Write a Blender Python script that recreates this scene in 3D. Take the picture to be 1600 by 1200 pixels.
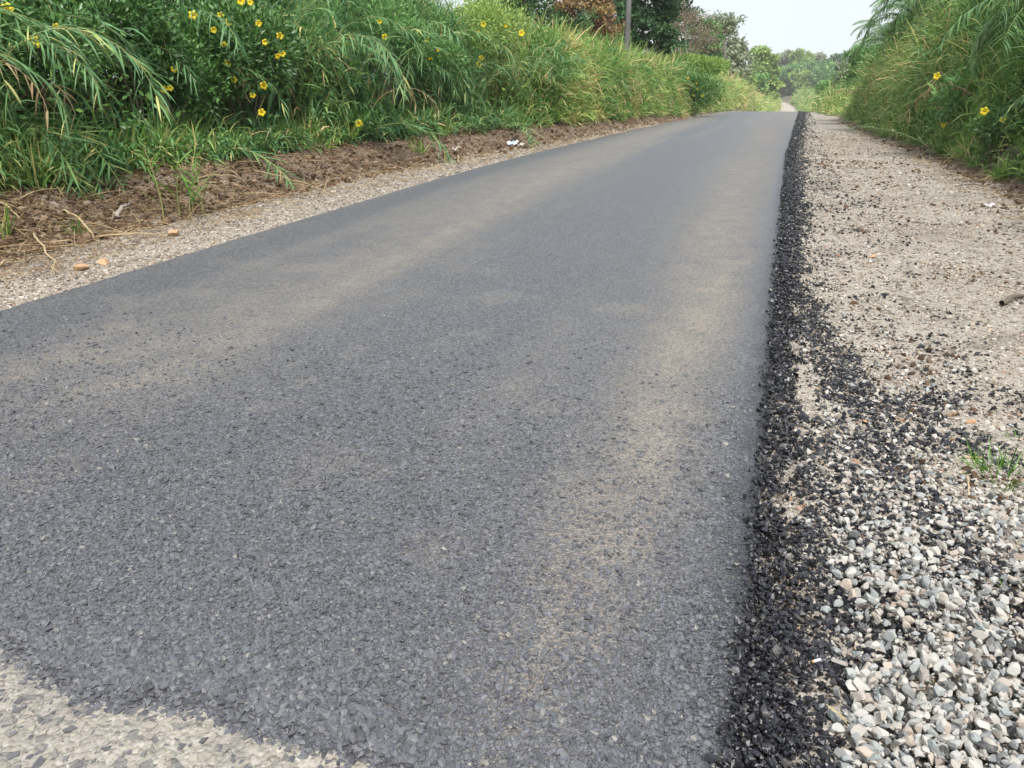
import bpy, math, random
import numpy as np
R = math.radians
rng = np.random.default_rng(7)
random.seed(7)
for o in list(bpy.data.objects): bpy.data.objects.remove(o)
scn = bpy.context.scene
col = scn.collection

# ------------------------------------------------------------------ camera
F_PX = 1230.0; CAM_H = 1.6
PITCH = math.atan(455 / F_PX); YAW = math.atan(437 * math.cos(PITCH) / F_PX)
cd = bpy.data.cameras.new('camera'); cam = bpy.data.objects.new('camera', cd); col.objects.link(cam)
cd.sensor_width = 36; cd.lens = F_PX / 1600 * 36; cd.clip_start = 0.05; cd.clip_end = 4000
cam.location = (0, 0, CAM_H); cam.rotation_euler = (R(90) - PITCH, 0, YAW)
scn.camera = cam
scn.render.resolution_x = 1024; scn.render.resolution_y = 768

# ------------------------------------------------------------------ world, sun, exposure
SUN_EL, SUN_AZ = R(58), R(150)          # azimuth clockwise from +Y
w = bpy.data.worlds.new('World'); scn.world = w; w.use_nodes = True
nt = w.node_tree; nt.nodes.clear()
out = nt.nodes.new('ShaderNodeOutputWorld'); bg = nt.nodes.new('ShaderNodeBackground')
sky = nt.nodes.new('ShaderNodeTexSky'); sky.sky_type = 'NISHITA'; sky.sun_disc = False
sky.sun_elevation = SUN_EL; sky.sun_rotation = SUN_AZ; sky.dust_density = 3; sky.air_density = 1.2
tc = nt.nodes.new('ShaderNodeTexCoord'); nz = nt.nodes.new('ShaderNodeTexNoise')
nz.inputs['Scale'].default_value = 2.2; nz.inputs['Detail'].default_value = 5
mr = nt.nodes.new('ShaderNodeMapRange'); mr.inputs[1].default_value = .35; mr.inputs[2].default_value = .7
mr.inputs[3].default_value = .72; mr.inputs[4].default_value = .95
mx = nt.nodes.new('ShaderNodeMix'); mx.data_type = 'RGBA'
mx.inputs[7].default_value = (7.0, 7.7, 8.3, 1)
nt.links.new(tc.outputs['Generated'], nz.inputs['Vector']); nt.links.new(nz.outputs['Fac'], mr.inputs[0])
nt.links.new(mr.outputs[0], mx.inputs[0]); nt.links.new(sky.outputs[0], mx.inputs[6])
nt.links.new(mx.outputs[2], bg.inputs[0]); bg.inputs[1].default_value = 0.088
nt.links.new(bg.outputs[0], out.inputs[0])
sd = bpy.data.lights.new('sun', 'SUN'); sd.energy = 2.8; sd.angle = R(11); sd.color = (1, .96, .9)
sun = bpy.data.objects.new('sun', sd); col.objects.link(sun)
from mathutils import Vector, Matrix
sdir = Vector((math.sin(SUN_AZ) * math.cos(SUN_EL), math.cos(SUN_AZ) * math.cos(SUN_EL), math.sin(SUN_EL)))
sun.rotation_euler = sdir.to_track_quat('Z', 'Y').to_euler()
vs = scn.view_settings; vs.view_transform = 'Standard'; vs.look = 'None'; vs.gamma = 1; vs.exposure = 0.75
scn.cycles.volume_bounces = 3

# ------------------------------------------------------------------ noise helpers
_perm = np.random.default_rng(3).random((256, 256))
def vnoise(x, y):
    x = np.asarray(x, float); y = np.asarray(y, float)
    xi = np.floor(x).astype(int); yi = np.floor(y).astype(int); fx = x - xi; fy = y - yi
    fx = fx * fx * (3 - 2 * fx); fy = fy * fy * (3 - 2 * fy)
    a = _perm[xi & 255, yi & 255]; b = _perm[(xi + 1) & 255, yi & 255]
    c = _perm[xi & 255, (yi + 1) & 255]; d = _perm[(xi + 1) & 255, (yi + 1) & 255]
    return (a * (1 - fx) + b * fx) * (1 - fy) + (c * (1 - fx) + d * fx) * fy
def fbm(x, y, s=1.0, o=4):
    v = 0; amp = .5; t = 0
    for i in range(o):
        v = v + amp * vnoise(x * s + 17.3 * i, y * s + 9.1 * i); t += amp; s = s * 2.03; amp *= .5
    return v / t          # 0..1
def sst(a, b, x):
    t = np.clip((x - a) / (b - a), 0, 1); return t * t * (3 - 2 * t)

# ------------------------------------------------------------------ terrain functions
PY = [-60, -5, 0, 4, 7, 10, 13, 16, 22, 30, 40, 55, 70, 85, 100, 130, 170, 220, 300, 420, 520, 650, 1000]
PZ = [-1.5, -.12, 0, .1, .175, .245, .302, .333, .36, .378, .372, .30, .16, -.1, -.5, -1.8, -3.5, -4.4, -4.5, -3.2, -1.6, -1.2, 4]
def zroad(y): return (np.interp(y - .6, PY, PZ) + np.interp(y, PY, PZ) + np.interp(y + .6, PY, PZ)) / 3
BY = [0, 18, 40, 80, 150, 300, 360, 420, 480, 600, 1000]
BX = [0, 0, .3, .8, 1.5, 1.9, 1.3, -1.2, -8, -40, -160]
def bend(y): return np.interp(y, BY, BX)
def xr(y): return .08 + bend(y)
def xl(y): return -5.36 + bend(y)
LV_Y = [0, 8, 14, 18, 26, 36, 46, 1000]; LV = [1.75, 1.75, 1.5, .95, .75, .5, .25, .2]     # verge width left
LB_Y = [0, 8, 14, 18, 26, 36, 46, 1000]; LB = [3.1, 2.9, 2.5, 1.9, 1.25, .8, .3, .25]        # where growth starts, left
RV_Y = [0, 10, 13, 20, 28, 40, 50, 60, 80, 1000]; RV = [3.0, 3.1, 3.05, 2.75, 2.3, 2.0, 2.1, 1.4, .8, .4]
def lowR(y): return sst(44, 52, y) * (1 - sst(320, 420, y))
def lv(y): return np.interp(y, LV_Y, LV)
def lb(y): return np.interp(y, LB_Y, LB)
def rv(y): return np.interp(y, RV_Y, RV)
def Z(x, y):
    x = np.asarray(x, float); y = np.asarray(y, float)
    z = zroad(y) - .035
    dl = xl(y) - x; dr = x - xr(y)
    n1 = fbm(x, y, 1.3) - .5; n2 = fbm(x + 40, y, 7, 3) - .5; n3 = fbm(x, y + 50, .12, 3) - .5
    a = lv(y); b = lb(y)
    far = sst(60, 130, y)
    bankL = .42 * sst(a - .1, b + .3, dl) + 1.15 * sst(b, b + 4.5, dl) * (1 - .6 * far) + .3 * sst(8, 30, dl) - .35 * sst(18, 34, y) * sst(1.5, 5, dl) * (1 - sst(90, 140, y))
    rough = sst(a - .4, a + .3, dl) * (n1 * .22 + n2 * .12)
    c = rv(y)
    bankR = .35 * sst(c, c + 1.0, dr) + 1.9 * sst(c + .3, c + 3.6, dr) * (1 - .8 * lowR(y) * (1 - sst(9, 20, dr))) + .8 * sst(8, 30, dr)
    roughR = sst(c - .4, c + .4, dr) * (n1 * .2 + n2 * .08)
    verge = np.where(dl > 0, n2 * .02 + n1 * .03, 0) * sst(0, .3, dl) + sst(0, .5, dr) * (n2 * .018 + n1 * .05)
    z = z + bankL + rough + bankR + roughR + verge
    d = np.maximum(dl, dr); z = z + sst(20, 90, d) * (n3 * 4 + .5)
    return z
fw = np.array([-math.sin(YAW) * math.cos(PITCH), math.cos(YAW) * math.cos(PITCH), -math.sin(PITCH)])
rt = np.array([math.cos(YAW), math.sin(YAW), 0.]); upv = np.cross(rt, fw)
def ray(px, py): return fw + rt * (px - 800) / F_PX + upv * (600 - py) / F_PX
def G(px, py, h=0.0):
    """point of the terrain (raised by h) seen through a photo pixel: used to survey where things stand"""
    r = ray(px, py); t = .8
    while t < 600:
        P = r * t
        if CAM_H + P[2] < float(Z(P[0], P[1])) + h: break
        t *= 1.006
    return np.array([P[0], P[1], float(Z(P[0], P[1]))])

# ------------------------------------------------------------------ mesh helpers
def mesh(name, V, Fc, mat, rnd=None, smooth=False, attrs=None):
    """V (n,3), Fc (m,k) faces of k corners (or a list of such arrays)"""
    V = np.asarray(V, np.float32).reshape(-1, 3)
    if not isinstance(Fc, list): Fc = [Fc]
    Fc = [np.asarray(f, np.int32) for f in Fc if len(f)]
    me = bpy.data.meshes.new(name)
    me.vertices.add(len(V)); me.vertices.foreach_set('co', V.ravel())
    loops = np.concatenate([f.ravel() for f in Fc]); tot = np.concatenate([np.full(len(f), f.shape[1]) for f in Fc])
    start = np.concatenate([[0], np.cumsum(tot)[:-1]])
    me.loops.add(len(loops)); me.loops.foreach_set('vertex_index', loops.astype(np.int32))
    me.polygons.add(len(tot)); me.polygons.foreach_set('loop_start', start.astype(np.int32))
    me.polygons.foreach_set('loop_total', tot.astype(np.int32))
    me.polygons.foreach_set('use_smooth', np.full(len(tot), smooth, bool))
    at = dict(attrs or {})
    if rnd is not None: at['rnd'] = rnd
    for k, v in at.items():
        a = me.attributes.new(k, 'FLOAT', 'POINT'); a.data.foreach_set('value', np.asarray(v, np.float32))
    me.materials.append(mat); me.update(); me.validate()
    return me
def obj(name, me, parent=None, loc=(0, 0, 0), **kw):
    o = bpy.data.objects.new(name, me); col.objects.link(o); o.location = loc
    if parent: o.parent = parent
    for k, v in kw.items(): o[k] = v
    return o
def empty(name, loc, label, cat, group=None, rz=0, s=1):
    o = bpy.data.objects.new(name, None); col.objects.link(o); o.location = loc; o.rotation_euler = (0, 0, rz)
    o.scale = (s, s, s); o.empty_display_size = .2
    o['label'] = label; o['category'] = cat
    if group: o['group'] = group
    return o
def copy_tree(o, parent=None):
    c = o.copy(); col.objects.link(c); c.parent = parent
    for ch in [q for q in bpy.data.objects if q.parent == o]: copy_tree(ch, c)
    return c
class Acc:
    """collects vertex / face arrays"""
    def __init__(s): s.V = []; s.F = {}; s.R = []; s.n = 0
    def add(s, V, Fc, r=None):
        V = np.asarray(V, float).reshape(-1, 3); Fc = np.asarray(Fc, int)
        s.V.append(V); s.F.setdefault(Fc.shape[1], []).append(Fc + s.n)
        s.R.append(np.broadcast_to(np.asarray(.5 if r is None else r, float), (len(V),)).copy()); s.n += len(V)
        return s
    def mesh(s, name, mat, smooth=False):
        return mesh(name, np.concatenate(s.V), [np.concatenate(v) for v in s.F.values()], mat, np.concatenate(s.R), smooth)
def unit(v): return v / (np.linalg.norm(v, axis=-1, keepdims=True) + 1e-9)
def blades(base, d0, L, wd, g, n=4, prof=None, rnd=None, gl=None):
    """curved tapering leaf strips. base,d0 (N,3); L,wd,g (N,) length, width, sag"""
    base = np.asarray(base, float); N = len(base)
    L = np.broadcast_to(L, (N,)); wd = np.broadcast_to(wd, (N,)); g = np.broadcast_to(g, (N,))
    if prof is None: prof = np.interp(np.linspace(0, 1, n + 1), [0, .25, .6, 1], [.55, 1, .8, .04])
    d = unit(np.asarray(d0, float)); p = base.copy()
    rv_ = rng.normal(size=(N, 3)) * .35; rv_[:, 2] += 1
    side = unit(np.cross(d, rv_)); V = np.zeros((N, n + 1, 2, 3))
    for i in range(n + 1):
        V[:, i, 0] = p - side * (wd * prof[i] / 2)[:, None]; V[:, i, 1] = p + side * (wd * prof[i] / 2)[:, None]
        p = p + d * (L / n)[:, None]
        d = d.copy(); d[:, 2] -= g * 2.2 / n; d = unit(d)
    k = np.arange(N)[:, None] * (n + 1) * 2 + np.arange(n)[None] * 2
    Fq = np.stack([k, k + 1, k + 3, k + 2], -1).reshape(-1, 4)
    r = np.repeat(rng.random(N) if rnd is None else np.broadcast_to(rnd, (N,)), (n + 1) * 2)
    return V.reshape(-1, 3), Fq, r
def tube(P, rad, k=6, cap=True):
    P = np.asarray(P, float); n = len(P); rad = np.broadcast_to(rad, (n,))
    T = unit(np.gradient(P, axis=0)); ref = np.array([.3, .2, 1.]) if abs(T[0, 2]) < .9 else np.array([1., .1, .2])
    A = unit(np.cross(T, ref)); B = np.cross(T, A); a = np.linspace(0, 2 * np.pi, k, endpoint=False)
    V = P[:, None] + (A[:, None] * np.cos(a)[None, :, None] + B[:, None] * np.sin(a)[None, :, None]) * rad[:, None, None]
    i = np.arange(n - 1)[:, None] * k; j = np.arange(k)[None]; j2 = (j + 1) % k
    Fq = np.stack([i + j, i + j2, i + k + j2, i + k + j], -1).reshape(-1, 4)
    return V.reshape(-1, 3), Fq
def leafquads(P, D, Nn, L, W):
    """folded pointed leaves: 6 verts, 2 quads each"""
    D = unit(D); S = unit(np.cross(D, Nn)); U = np.cross(S, D); L = np.broadcast_to(L, (len(P),))[:, None]; W = np.broadcast_to(W, (len(P),))[:, None]
    V = np.stack([P, P + D * L * .45 + S * W * .5 + U * W * .12, P + D * L, P + D * L * .45 - S * W * .5 + U * W * .12, P + D * L * .3, P + D * L * .65], 1)
    k = np.arange(len(P))[:, None] * 6
    return V.reshape(-1, 3), np.concatenate([k + [0, 1, 2, 5], k + [0, 5, 2, 3]], 0)
def rvec(n):
    return unit(rng.normal(size=(n, 3)))
_ph = (1 + 5 ** .5) / 2
ICO_V = unit(np.array([(-1, _ph, 0), (1, _ph, 0), (-1, -_ph, 0), (1, -_ph, 0), (0, -1, _ph), (0, 1, _ph), (0, -1, -_ph), (0, 1, -_ph), (_ph, 0, -1), (_ph, 0, 1), (-_ph, 0, -1), (-_ph, 0, 1)], float))
ICO_F = np.array([(0, 11, 5), (0, 5, 1), (0, 1, 7), (0, 7, 10), (0, 10, 11), (1, 5, 9), (5, 11, 4), (11, 10, 2), (10, 7, 6), (7, 1, 8), (3, 9, 4), (3, 4, 2), (3, 2, 6), (3, 6, 8), (3, 8, 9), (4, 9, 5), (2, 4, 11), (6, 2, 10), (8, 6, 7), (9, 8, 1)])
CUB_V = np.array([(-1, -1, -1), (1, -1, -1), (1, 1, -1), (-1, 1, -1), (-1, -1, 1), (1, -1, 1), (1, 1, 1), (-1, 1, 1)], float) * .6
CUB_F = np.array([(4, 5, 6, 7), (0, 1, 5, 4), (1, 2, 6, 5), (2, 3, 7, 6), (3, 0, 4, 7)])
def _sub(V, Fc):
    V = [tuple(v) for v in V]; mid = {}; out_ = []
    def m(a, b):
        k = (min(a, b), max(a, b))
        if k not in mid: mid[k] = len(V); p = np.array(V[a]) + np.array(V[b]); V.append(tuple(p / np.linalg.norm(p)))
        return mid[k]
    for a, b, c in Fc: ab, bc, ca = m(a, b), m(b, c), m(c, a); out_ += [(a, ab, ca), (b, bc, ab), (c, ca, bc), (ab, bc, ca)]
    return np.array(V), np.array(out_)
SUB_V, SUB_F = _sub(ICO_V, ICO_F)
def stones(x, y, z, size, flat=.6, jit=.22, kind='ico', tilt=.5, rnd=None):
    N = len(x); T, Fc = {'ico': (ICO_V, ICO_F), 'cube': (CUB_V, CUB_F), 'rock': (SUB_V, SUB_F)}[kind]
    if kind == 'rock': jit = .04
    V = T[None] * (1 + rng.normal(size=(N, len(T), 1)) * jit * (.6 if kind == 'ico' else 1)) + rng.normal(size=(N, len(T), 3)) * jit * .5
    if kind == 'ico':     # chop facets: clamp along two random planes
        for _ in range(3):
            nrm = rvec(N); dd = (V * nrm[:, None]).sum(-1); ex = np.maximum(dd - .55, 0); V = V - nrm[:, None] * ex[..., None]
    if kind == 'rock':
        for _ in range(9):
            nrm = rvec(N); dd = (V * nrm[:, None]).sum(-1); ex = np.maximum(dd - (.34 + .3 * rng.random(N))[:, None], 0); V = V - nrm[:, None] * ex[..., None]
    sc = np.stack([1 + rng.random(N) * .35, .7 + rng.random(N) * .35, flat * (.7 + rng.random(N) * .6)], -1)
    V = V * sc[:, None] * (np.asarray(size) / 2)[:, None, None] * 1.1
    a = rng.random(N) * 2 * np.pi; t = rng.normal(size=N) * tilt; u = rng.normal(size=N) * tilt
    def rot(V, a, i, j):
        c, s = np.cos(a)[:, None], np.sin(a)[:, None]; A = V[..., i] * c - V[..., j] * s; B = V[..., i] * s + V[..., j] * c
        V = V.copy(); V[..., i] = A; V[..., j] = B; return V
    V = rot(rot(rot(V, t, 1, 2), u, 0, 2), a, 0, 1)
    V = V + np.stack([x, y, z], -1)[:, None]
    Ff = (Fc[None] + np.arange(N)[:, None, None] * len(T)).reshape(-1, Fc.shape[1])
    return V.reshape(-1, 3), Ff, np.repeat(rng.random(N) if rnd is None else rnd, len(T))

# ------------------------------------------------------------------ materials
class NT:
    def __init__(s, name):
        s.m = bpy.data.materials.new(name); s.m.use_nodes = True; s.t = s.m.node_tree; s.t.nodes.clear()
        s.out = s.n('ShaderNodeOutputMaterial')
    def n(s, t, **k):
        q = s.t.nodes.new(t)
        for a, b in k.items(): setattr(q, a, b)
        return q
    def l(s, a, b): s.t.links.new(a, b)
    def val(s, sock, v):
        if isinstance(v, bpy.types.NodeSocket): s.l(v, sock)
        else: sock.default_value = (*v, 1) if isinstance(v, tuple) and len(v) == 3 and sock.type == 'RGBA' else v
    def pos(s): return s.n('ShaderNodeTexCoord').outputs['Object']
    def attr(s, a='rnd'): return s.n('ShaderNodeAttribute', attribute_name=a).outputs['Fac']
    def noise(s, sc, det=4, vec=None, rough=.55):
        q = s.n('ShaderNodeTexNoise'); q.inputs['Scale'].default_value = sc; q.inputs['Detail'].default_value = det; q.inputs['Roughness'].default_value = rough
        s.l(vec or s.pos(), q.inputs['Vector']); return q.outputs['Fac']
    def voro(s, sc, vec=None, feat='F1', out='Distance'):
        q = s.n('ShaderNodeTexVoronoi', feature=feat); q.inputs['Scale'].default_value = sc; s.l(vec or s.pos(), q.inputs['Vector']); return q.outputs[out]
    def ramp(s, fac, stops):
        q = s.n('ShaderNodeValToRGB'); e = q.color_ramp.elements
        while len(e) < len(stops): e.new(.5)
        for i, (p, c) in enumerate(stops): e[i].position = p; e[i].color = (*c, 1) if isinstance(c, tuple) else (c, c, c, 1)
        s.val(q.inputs[0], fac); return q.outputs[0]
    def mr(s, v, a, b, c=0., d=1.):
        q = s.n('ShaderNodeMapRange'); s.l(v, q.inputs[0])
        for i, k in enumerate((a, b, c, d)): q.inputs[i + 1].default_value = k
        return q.outputs[0]
    def mix(s, f, a, b, mode='MIX'):
        q = s.n('ShaderNodeMix', data_type='RGBA', blend_type=mode); s.val(q.inputs[0], f); s.val(q.inputs[6], a); s.val(q.inputs[7], b); return q.outputs[2]
    def ma(s, op, a, b=0., c=0.):
        q = s.n('ShaderNodeMath', operation=op); s.val(q.inputs[0], a); s.val(q.inputs[1], b); s.val(q.inputs[2], c); return q.outputs[0]
    def bump(s, h, st, dist, prev=None):
        q = s.n('ShaderNodeBump'); q.inputs['Strength'].default_value = st; q.inputs['Distance'].default_value = dist; s.l(h, q.inputs['Height'])
        if prev: s.l(prev, q.inputs['Normal'])
        return q.outputs[0]
    def done(s, colr, rough=.8, spec=.3, normal=None, transl=None):
        p = s.n('ShaderNodeBsdfPrincipled'); s.val(p.inputs['Base Color'], colr); s.val(p.inputs['Roughness'], rough); s.val(p.inputs['Specular IOR Level'], spec)
        if normal: s.l(normal, p.inputs['Normal'])
        sh = p.outputs[0]
        if transl:
            t = s.n('ShaderNodeBsdfTranslucent'); s.val(t.inputs[0], colr); m = s.n('ShaderNodeMixShader'); m.inputs[0].default_value = transl
            s.l(sh, m.inputs[1]); s.l(t.outputs[0], m.inputs[2]); sh = m.outputs[0]
        s.l(sh, s.out.inputs[0]); return s.m
M = {}
def leaf_mat(name, stops, rough=.5, spec=.35, transl=.28, scale=.5, var=.35):
    q = NT(name); r = q.attr(); oi = q.n('ShaderNodeObjectInfo').outputs['Random']
    geo = q.n('ShaderNodeNewGeometry').outputs['Position']; nz_ = q.noise(scale, 2, geo)
    f = q.ma('ADD', r, q.ma('MULTIPLY', q.ma('SUBTRACT', oi, .5), var)); f = q.ma('ADD', f, q.ma('MULTIPLY', q.ma('SUBTRACT', nz_, .5), .9))
    M[name] = q.done(q.ramp(f, stops), rough, spec, transl=transl)
leaf_mat('reed_leaf', [(0, (0.071, 0.173, 0.068)), (.4, (0.130, 0.273, 0.112)), (.8, (0.196, 0.359, 0.136)), (.97, (0.285, 0.432, 0.123)), (1, (0.545, 0.518, 0.191))], var=.2)
leaf_mat('grass_leaf', [(0, (0.063, 0.158, 0.025)), (.35, (0.113, 0.255, 0.040)), (.7, (0.189, 0.341, 0.055)), (.88, (0.316, 0.414, 0.090)), (1, (0.569, 0.463, 0.200))])
leaf_mat('mixed_grass', [(0, (0.054, 0.140, 0.035)), (.3, (0.121, 0.255, 0.060)), (.55, (0.228, 0.395, 0.100)), (.75, (0.390, 0.523, 0.150)), (.87, (0.564, 0.536, 0.200)), (1, (0.699, 0.510, 0.270))], scale=.8)
leaf_mat('bush_leaf', [(0, (0.034, 0.089, 0.019)), (.5, (0.075, 0.177, 0.039)), (.85, (0.135, 0.289, 0.058)), (1, (0.237, 0.402, 0.077))], rough=.4, spec=.5, transl=.15)
leaf_mat('dry_leaf', [(0, (0.117, 0.072, 0.036)), (.5, (0.270, 0.170, 0.088)), (1, (0.450, 0.340, 0.192))], rough=.8, transl=.15)
leaf_mat('yellow_dry', [(0, (.42, .36, .10)), (.5, (.5, .42, .16)), (1, (.6, .5, .28))], rough=.7, transl=.25)
leaf_mat('tree_dark', [(0, (0.030, 0.075, 0.030)), (.5, (0.060, 0.150, 0.045)), (1, (0.135, 0.270, 0.075))], transl=.15, scale=.25)
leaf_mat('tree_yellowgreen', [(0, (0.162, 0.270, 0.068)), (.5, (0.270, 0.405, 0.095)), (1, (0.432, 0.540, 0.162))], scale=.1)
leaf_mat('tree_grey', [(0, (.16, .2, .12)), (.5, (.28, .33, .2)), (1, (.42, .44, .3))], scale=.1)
leaf_mat('tree_mid', [(0, (0.098, 0.213, 0.068)), (.5, (0.176, 0.340, 0.102)), (1, (0.293, 0.489, 0.153))], scale=.1)
leaf_mat('tree_rust', [(0, (0.160, 0.096, 0.056)), (.45, (0.320, 0.176, 0.080)), (.7, (0.320, 0.272, 0.096)), (1, (0.544, 0.320, 0.144))], scale=.3)
leaf_mat('tree_bronze', [(0, (0.105, 0.083, 0.068)), (.5, (0.210, 0.150, 0.112)), (1, (0.300, 0.240, 0.150))], scale=.3)
leaf_mat('petal', [(0, (.85, .6, .02)), (1, (.9, .74, .05))], rough=.5, transl=.3)
leaf_mat('palm_leaf', [(0, (0.058, 0.137, 0.042)), (.5, (0.117, 0.234, 0.075)), (1, (0.234, 0.370, 0.132))], transl=.15)
def simple(name, a, b, sc=8, rough=.8, spec=.25, bump=0., bsc=30):
    q = NT(name); c = q.mix(q.noise(sc, 5), a, b); M[name] = q.done(c, rough, spec, q.bump(q.noise(bsc, 4), .6, bump) if bump else None)
simple('bark', (.09, .07, .055), (.2, .17, .14), 3, bump=.02)
simple('pale_bark', (.3, .26, .22), (.45, .4, .35), 3, bump=.02)
simple('cane', (.16, .22, .08), (.38, .36, .15), 4)
simple('dry_cane', (.32, .23, .12), (.55, .44, .27), 6)
simple('pole_wood', (.10, .09, .09), (.19, .18, .175), 2, bump=.01)
simple('dark_metal', (.03, .03, .035), (.06, .06, .06), 4)
simple('white_plastic', (.7, .72, .72), (.82, .82, .8), 30, rough=.4)
simple('blue_plastic', (.25, .45, .7), (.6, .7, .8), 25, rough=.35)
simple('paper', (.7, .66, .6), (.8, .78, .74), 200)
simple('filter_paper', (.55, .33, .14), (.65, .42, .2), 400)
simple('wood_grey', (.2, .16, .13), (.42, .37, .32), 12, bump=.01)
simple('orange_stone', (.42, .24, .13), (.55, .36, .22), 25, bump=.004)
simple('dead_leaf', (.45, .24, .11), (.6, .38, .2), 60)

def asphalt():
    q = NT('asphalt'); P = q.pos(); du = q.attr('dust')
    v1 = q.voro(75, P); v2 = q.voro(140, P); c1 = q.voro(75, P, out='Color'); n1 = q.noise(260, 3, P)
    sep = q.n('ShaderNodeSeparateColor'); q.l(c1, sep.inputs[0])
    base = q.ramp(sep.outputs[0], [(0, (.062, .067, .084)), (.6, (.104, .112, .138)), (.92, (.15, .158, .185)), (1, (.28, .27, .27))])
    gap = q.mr(v1, .35, .75); base = q.mix(gap, base, (.055, .056, .062)); g2 = q.noise(38, 4, P, .8); base = q.mix(q.mr(g2, .45, .62, .0, .75), base, (.19, .195, .215)); base = q.mix(q.mr(q.noise(48, 4, P, .8), .49, .6, 0, .85), base, (.03, .031, .036)); base = q.mix(q.ma('MULTIPLY', q.attr('tar'), .85), base, (.022, .022, .027))
    grain = q.noise(90, 5, P, .7); n2 = q.noise(4, 5, P)
    dd = q.ma('MULTIPLY', du, q.mr(grain, .33, .6, .35, 1.25))
    dd = q.ma('MULTIPLY', dd, q.mr(n2, .3, .65, .6, 1.2)); dd = q.ma('MULTIPLY', dd, q.mr(q.noise(42, 4, P, .8), .4, .6, 1.25, .45))
    colr = q.mix(q.ma('MINIMUM', dd, 1.), base, (.31, .265, .21))
    speck = q.voro(210, P, out='Color'); sp = q.n('ShaderNodeSeparateColor'); q.l(speck, sp.inputs[0])
    colr = q.mix(q.mr(sp.outputs[1], .965, .985, 0, .4), colr, (.42, .37, .3))
    h = q.ma('SUBTRACT', 1., v1); h2 = q.ma('SUBTRACT', 1., v2)
    b = q.bump(h, .85, .012); b = q.bump(h2, .6, .006, b); b = q.bump(n1, .5, .003, b)
    M['asphalt'] = q.done(colr, q.ma('ADD', .42, q.ma('MULTIPLY', du, .35)), .6, b)
asphalt()
def chips(name, stops, rough, spec):
    q = NT(name); colr = q.ramp(q.attr(), stops); n1 = q.noise(300, 3)
    M[name] = q.done(q.mix(q.mr(n1, .4, .65, 0, .35), colr, (.2, .18, .15) if name == 'chip' else colr), rough, spec, q.bump(n1, .5, .002))
chips('chip', [(0, (0.049, 0.052, 0.066)), (.5, (0.082, 0.088, 0.106)), (.95, (0.114, 0.122, 0.144)), (.985, (0.139, 0.141, 0.150)), (1, (0.269, 0.249, 0.214))], .5, .5)
chips('worn_stone', [(0, (.09, .09, .1)), (.4, (.16, .155, .16)), (.7, (.24, .215, .19)), (1, (.36, .32, .27))], .7, .3)
chips('tar_crumb', [(0, (.008, .008, .010)), (.7, (.016, .016, .021)), (.93, (.035, .035, .042)), (1, (.12, .11, .1))], .33, .6)
def stone_mat():
    q = NT('white_stone'); c = q.ramp(q.attr(), [(0, (.05, .05, .055)), (.07, (.07, .07, .075)), (.1, (.20, .21, .21)), (.28, (.31, .335, .335)), (.45, (.42, .41, .385)), (.7, (.5, .475, .43)), (.88, (.38, .345, .3)), (.96, (.45, .36, .29)), (1, (.25, .23, .21))])
    n1 = q.noise(35, 4); n2 = q.noise(160, 3)
    c = q.mix(q.mr(n1, .42, .7, 0, .45), c, (.40, .37, .34)); M['white_stone'] = q.done(c, .8, .25, q.bump(n2, .5, .003))
stone_mat()
chips('pebble', [(0, (.14, .12, .1)), (.3, (.3, .26, .21)), (.7, (.42, .37, .31)), (.88, (.52, .48, .42)), (.95, (.36, .22, .14)), (1, (.07, .065, .06))], .85, .2)
chips('verge_stone', [(0, (.05, .05, .052)), (.12, (.12, .11, .1)), (.2, (.26, .24, .2)), (.5, (.36, .33, .28)), (.75, (.47, .45, .41)), (.85, (.58, .56, .52)), (.92, (.33, .22, .15)), (1, (.22, .14, .09))], .85, .2)
chips('clod', [(0, (.06, .038, .025)), (.5, (.13, .085, .055)), (.85, (.21, .145, .095)), (1, (.32, .25, .18))], .95, .1)
def sand_mat(name, a, b, c, dark):
    q = NT(name); P = q.pos(); n0 = q.noise(1.1, 5, P); n1 = q.noise(14, 5, P, .7); v = q.voro(70, P, out='Color'); vd = q.voro(70, P); v2 = q.voro(30, P, out='Color'); vd2 = q.voro(30, P)
    s1 = q.n('ShaderNodeSeparateColor'); q.l(v, s1.inputs[0]); s2 = q.n('ShaderNodeSeparateColor'); q.l(v2, s2.inputs[0])
    colr = q.mix(q.mr(n0, .35, .65), a, b); colr = q.mix(q.mr(n1, .35, .7), colr, c)
    colr = q.mix(q.mr(s1.outputs[0], .0, 1, 0, .5), colr, q.mix(s1.outputs[1], a, (.68, .64, .58)))
    colr = q.mix(q.mr(s2.outputs[0], .86, .9, 0, .8), colr, dark)
    colr = q.mix(q.mr(q.noise(2.3, 6, P, .7), .53, .66, 0, .6), colr, dark); colr = q.mix(q.mr(q.noise(.6, 6, P, .75), .5, .62, 0, .45), colr, q.mix(.5, dark, c))
    h = q.ma('SUBTRACT', 1., vd); h2 = q.ma('SUBTRACT', 1., vd2)
    b_ = q.bump(h, .7, .012); b_ = q.bump(h2, .5, .02, b_); b_ = q.bump(q.noise(200, 3, P), .4, .003, b_)
    M[name] = q.done(colr, .9, .15, b_)
sand_mat('verge_sand', (.31, .275, .23), (.40, .36, .31), (.24, .205, .17), (.13, .105, .08))
sand_mat('old_surface', (.31, .275, .225), (.36, .32, .265), (.25, .23, .2), (.15, .145, .145))
sand_mat('bank_soil', (.15, .092, .058), (.22, .145, .092), (.10, .06, .038), (.06, .04, .028))
sand_mat('ground_soil', (.09, .075, .04), (.12, .11, .05), (.07, .06, .035), (.04, .035, .02))
def far_road():
    q = NT('pale_track'); M['pale_track'] = q.done(q.mix(q.noise(.5, 4), (.34, .3, .26), (.44, .39, .34)), .9, .1)
far_road()

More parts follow.
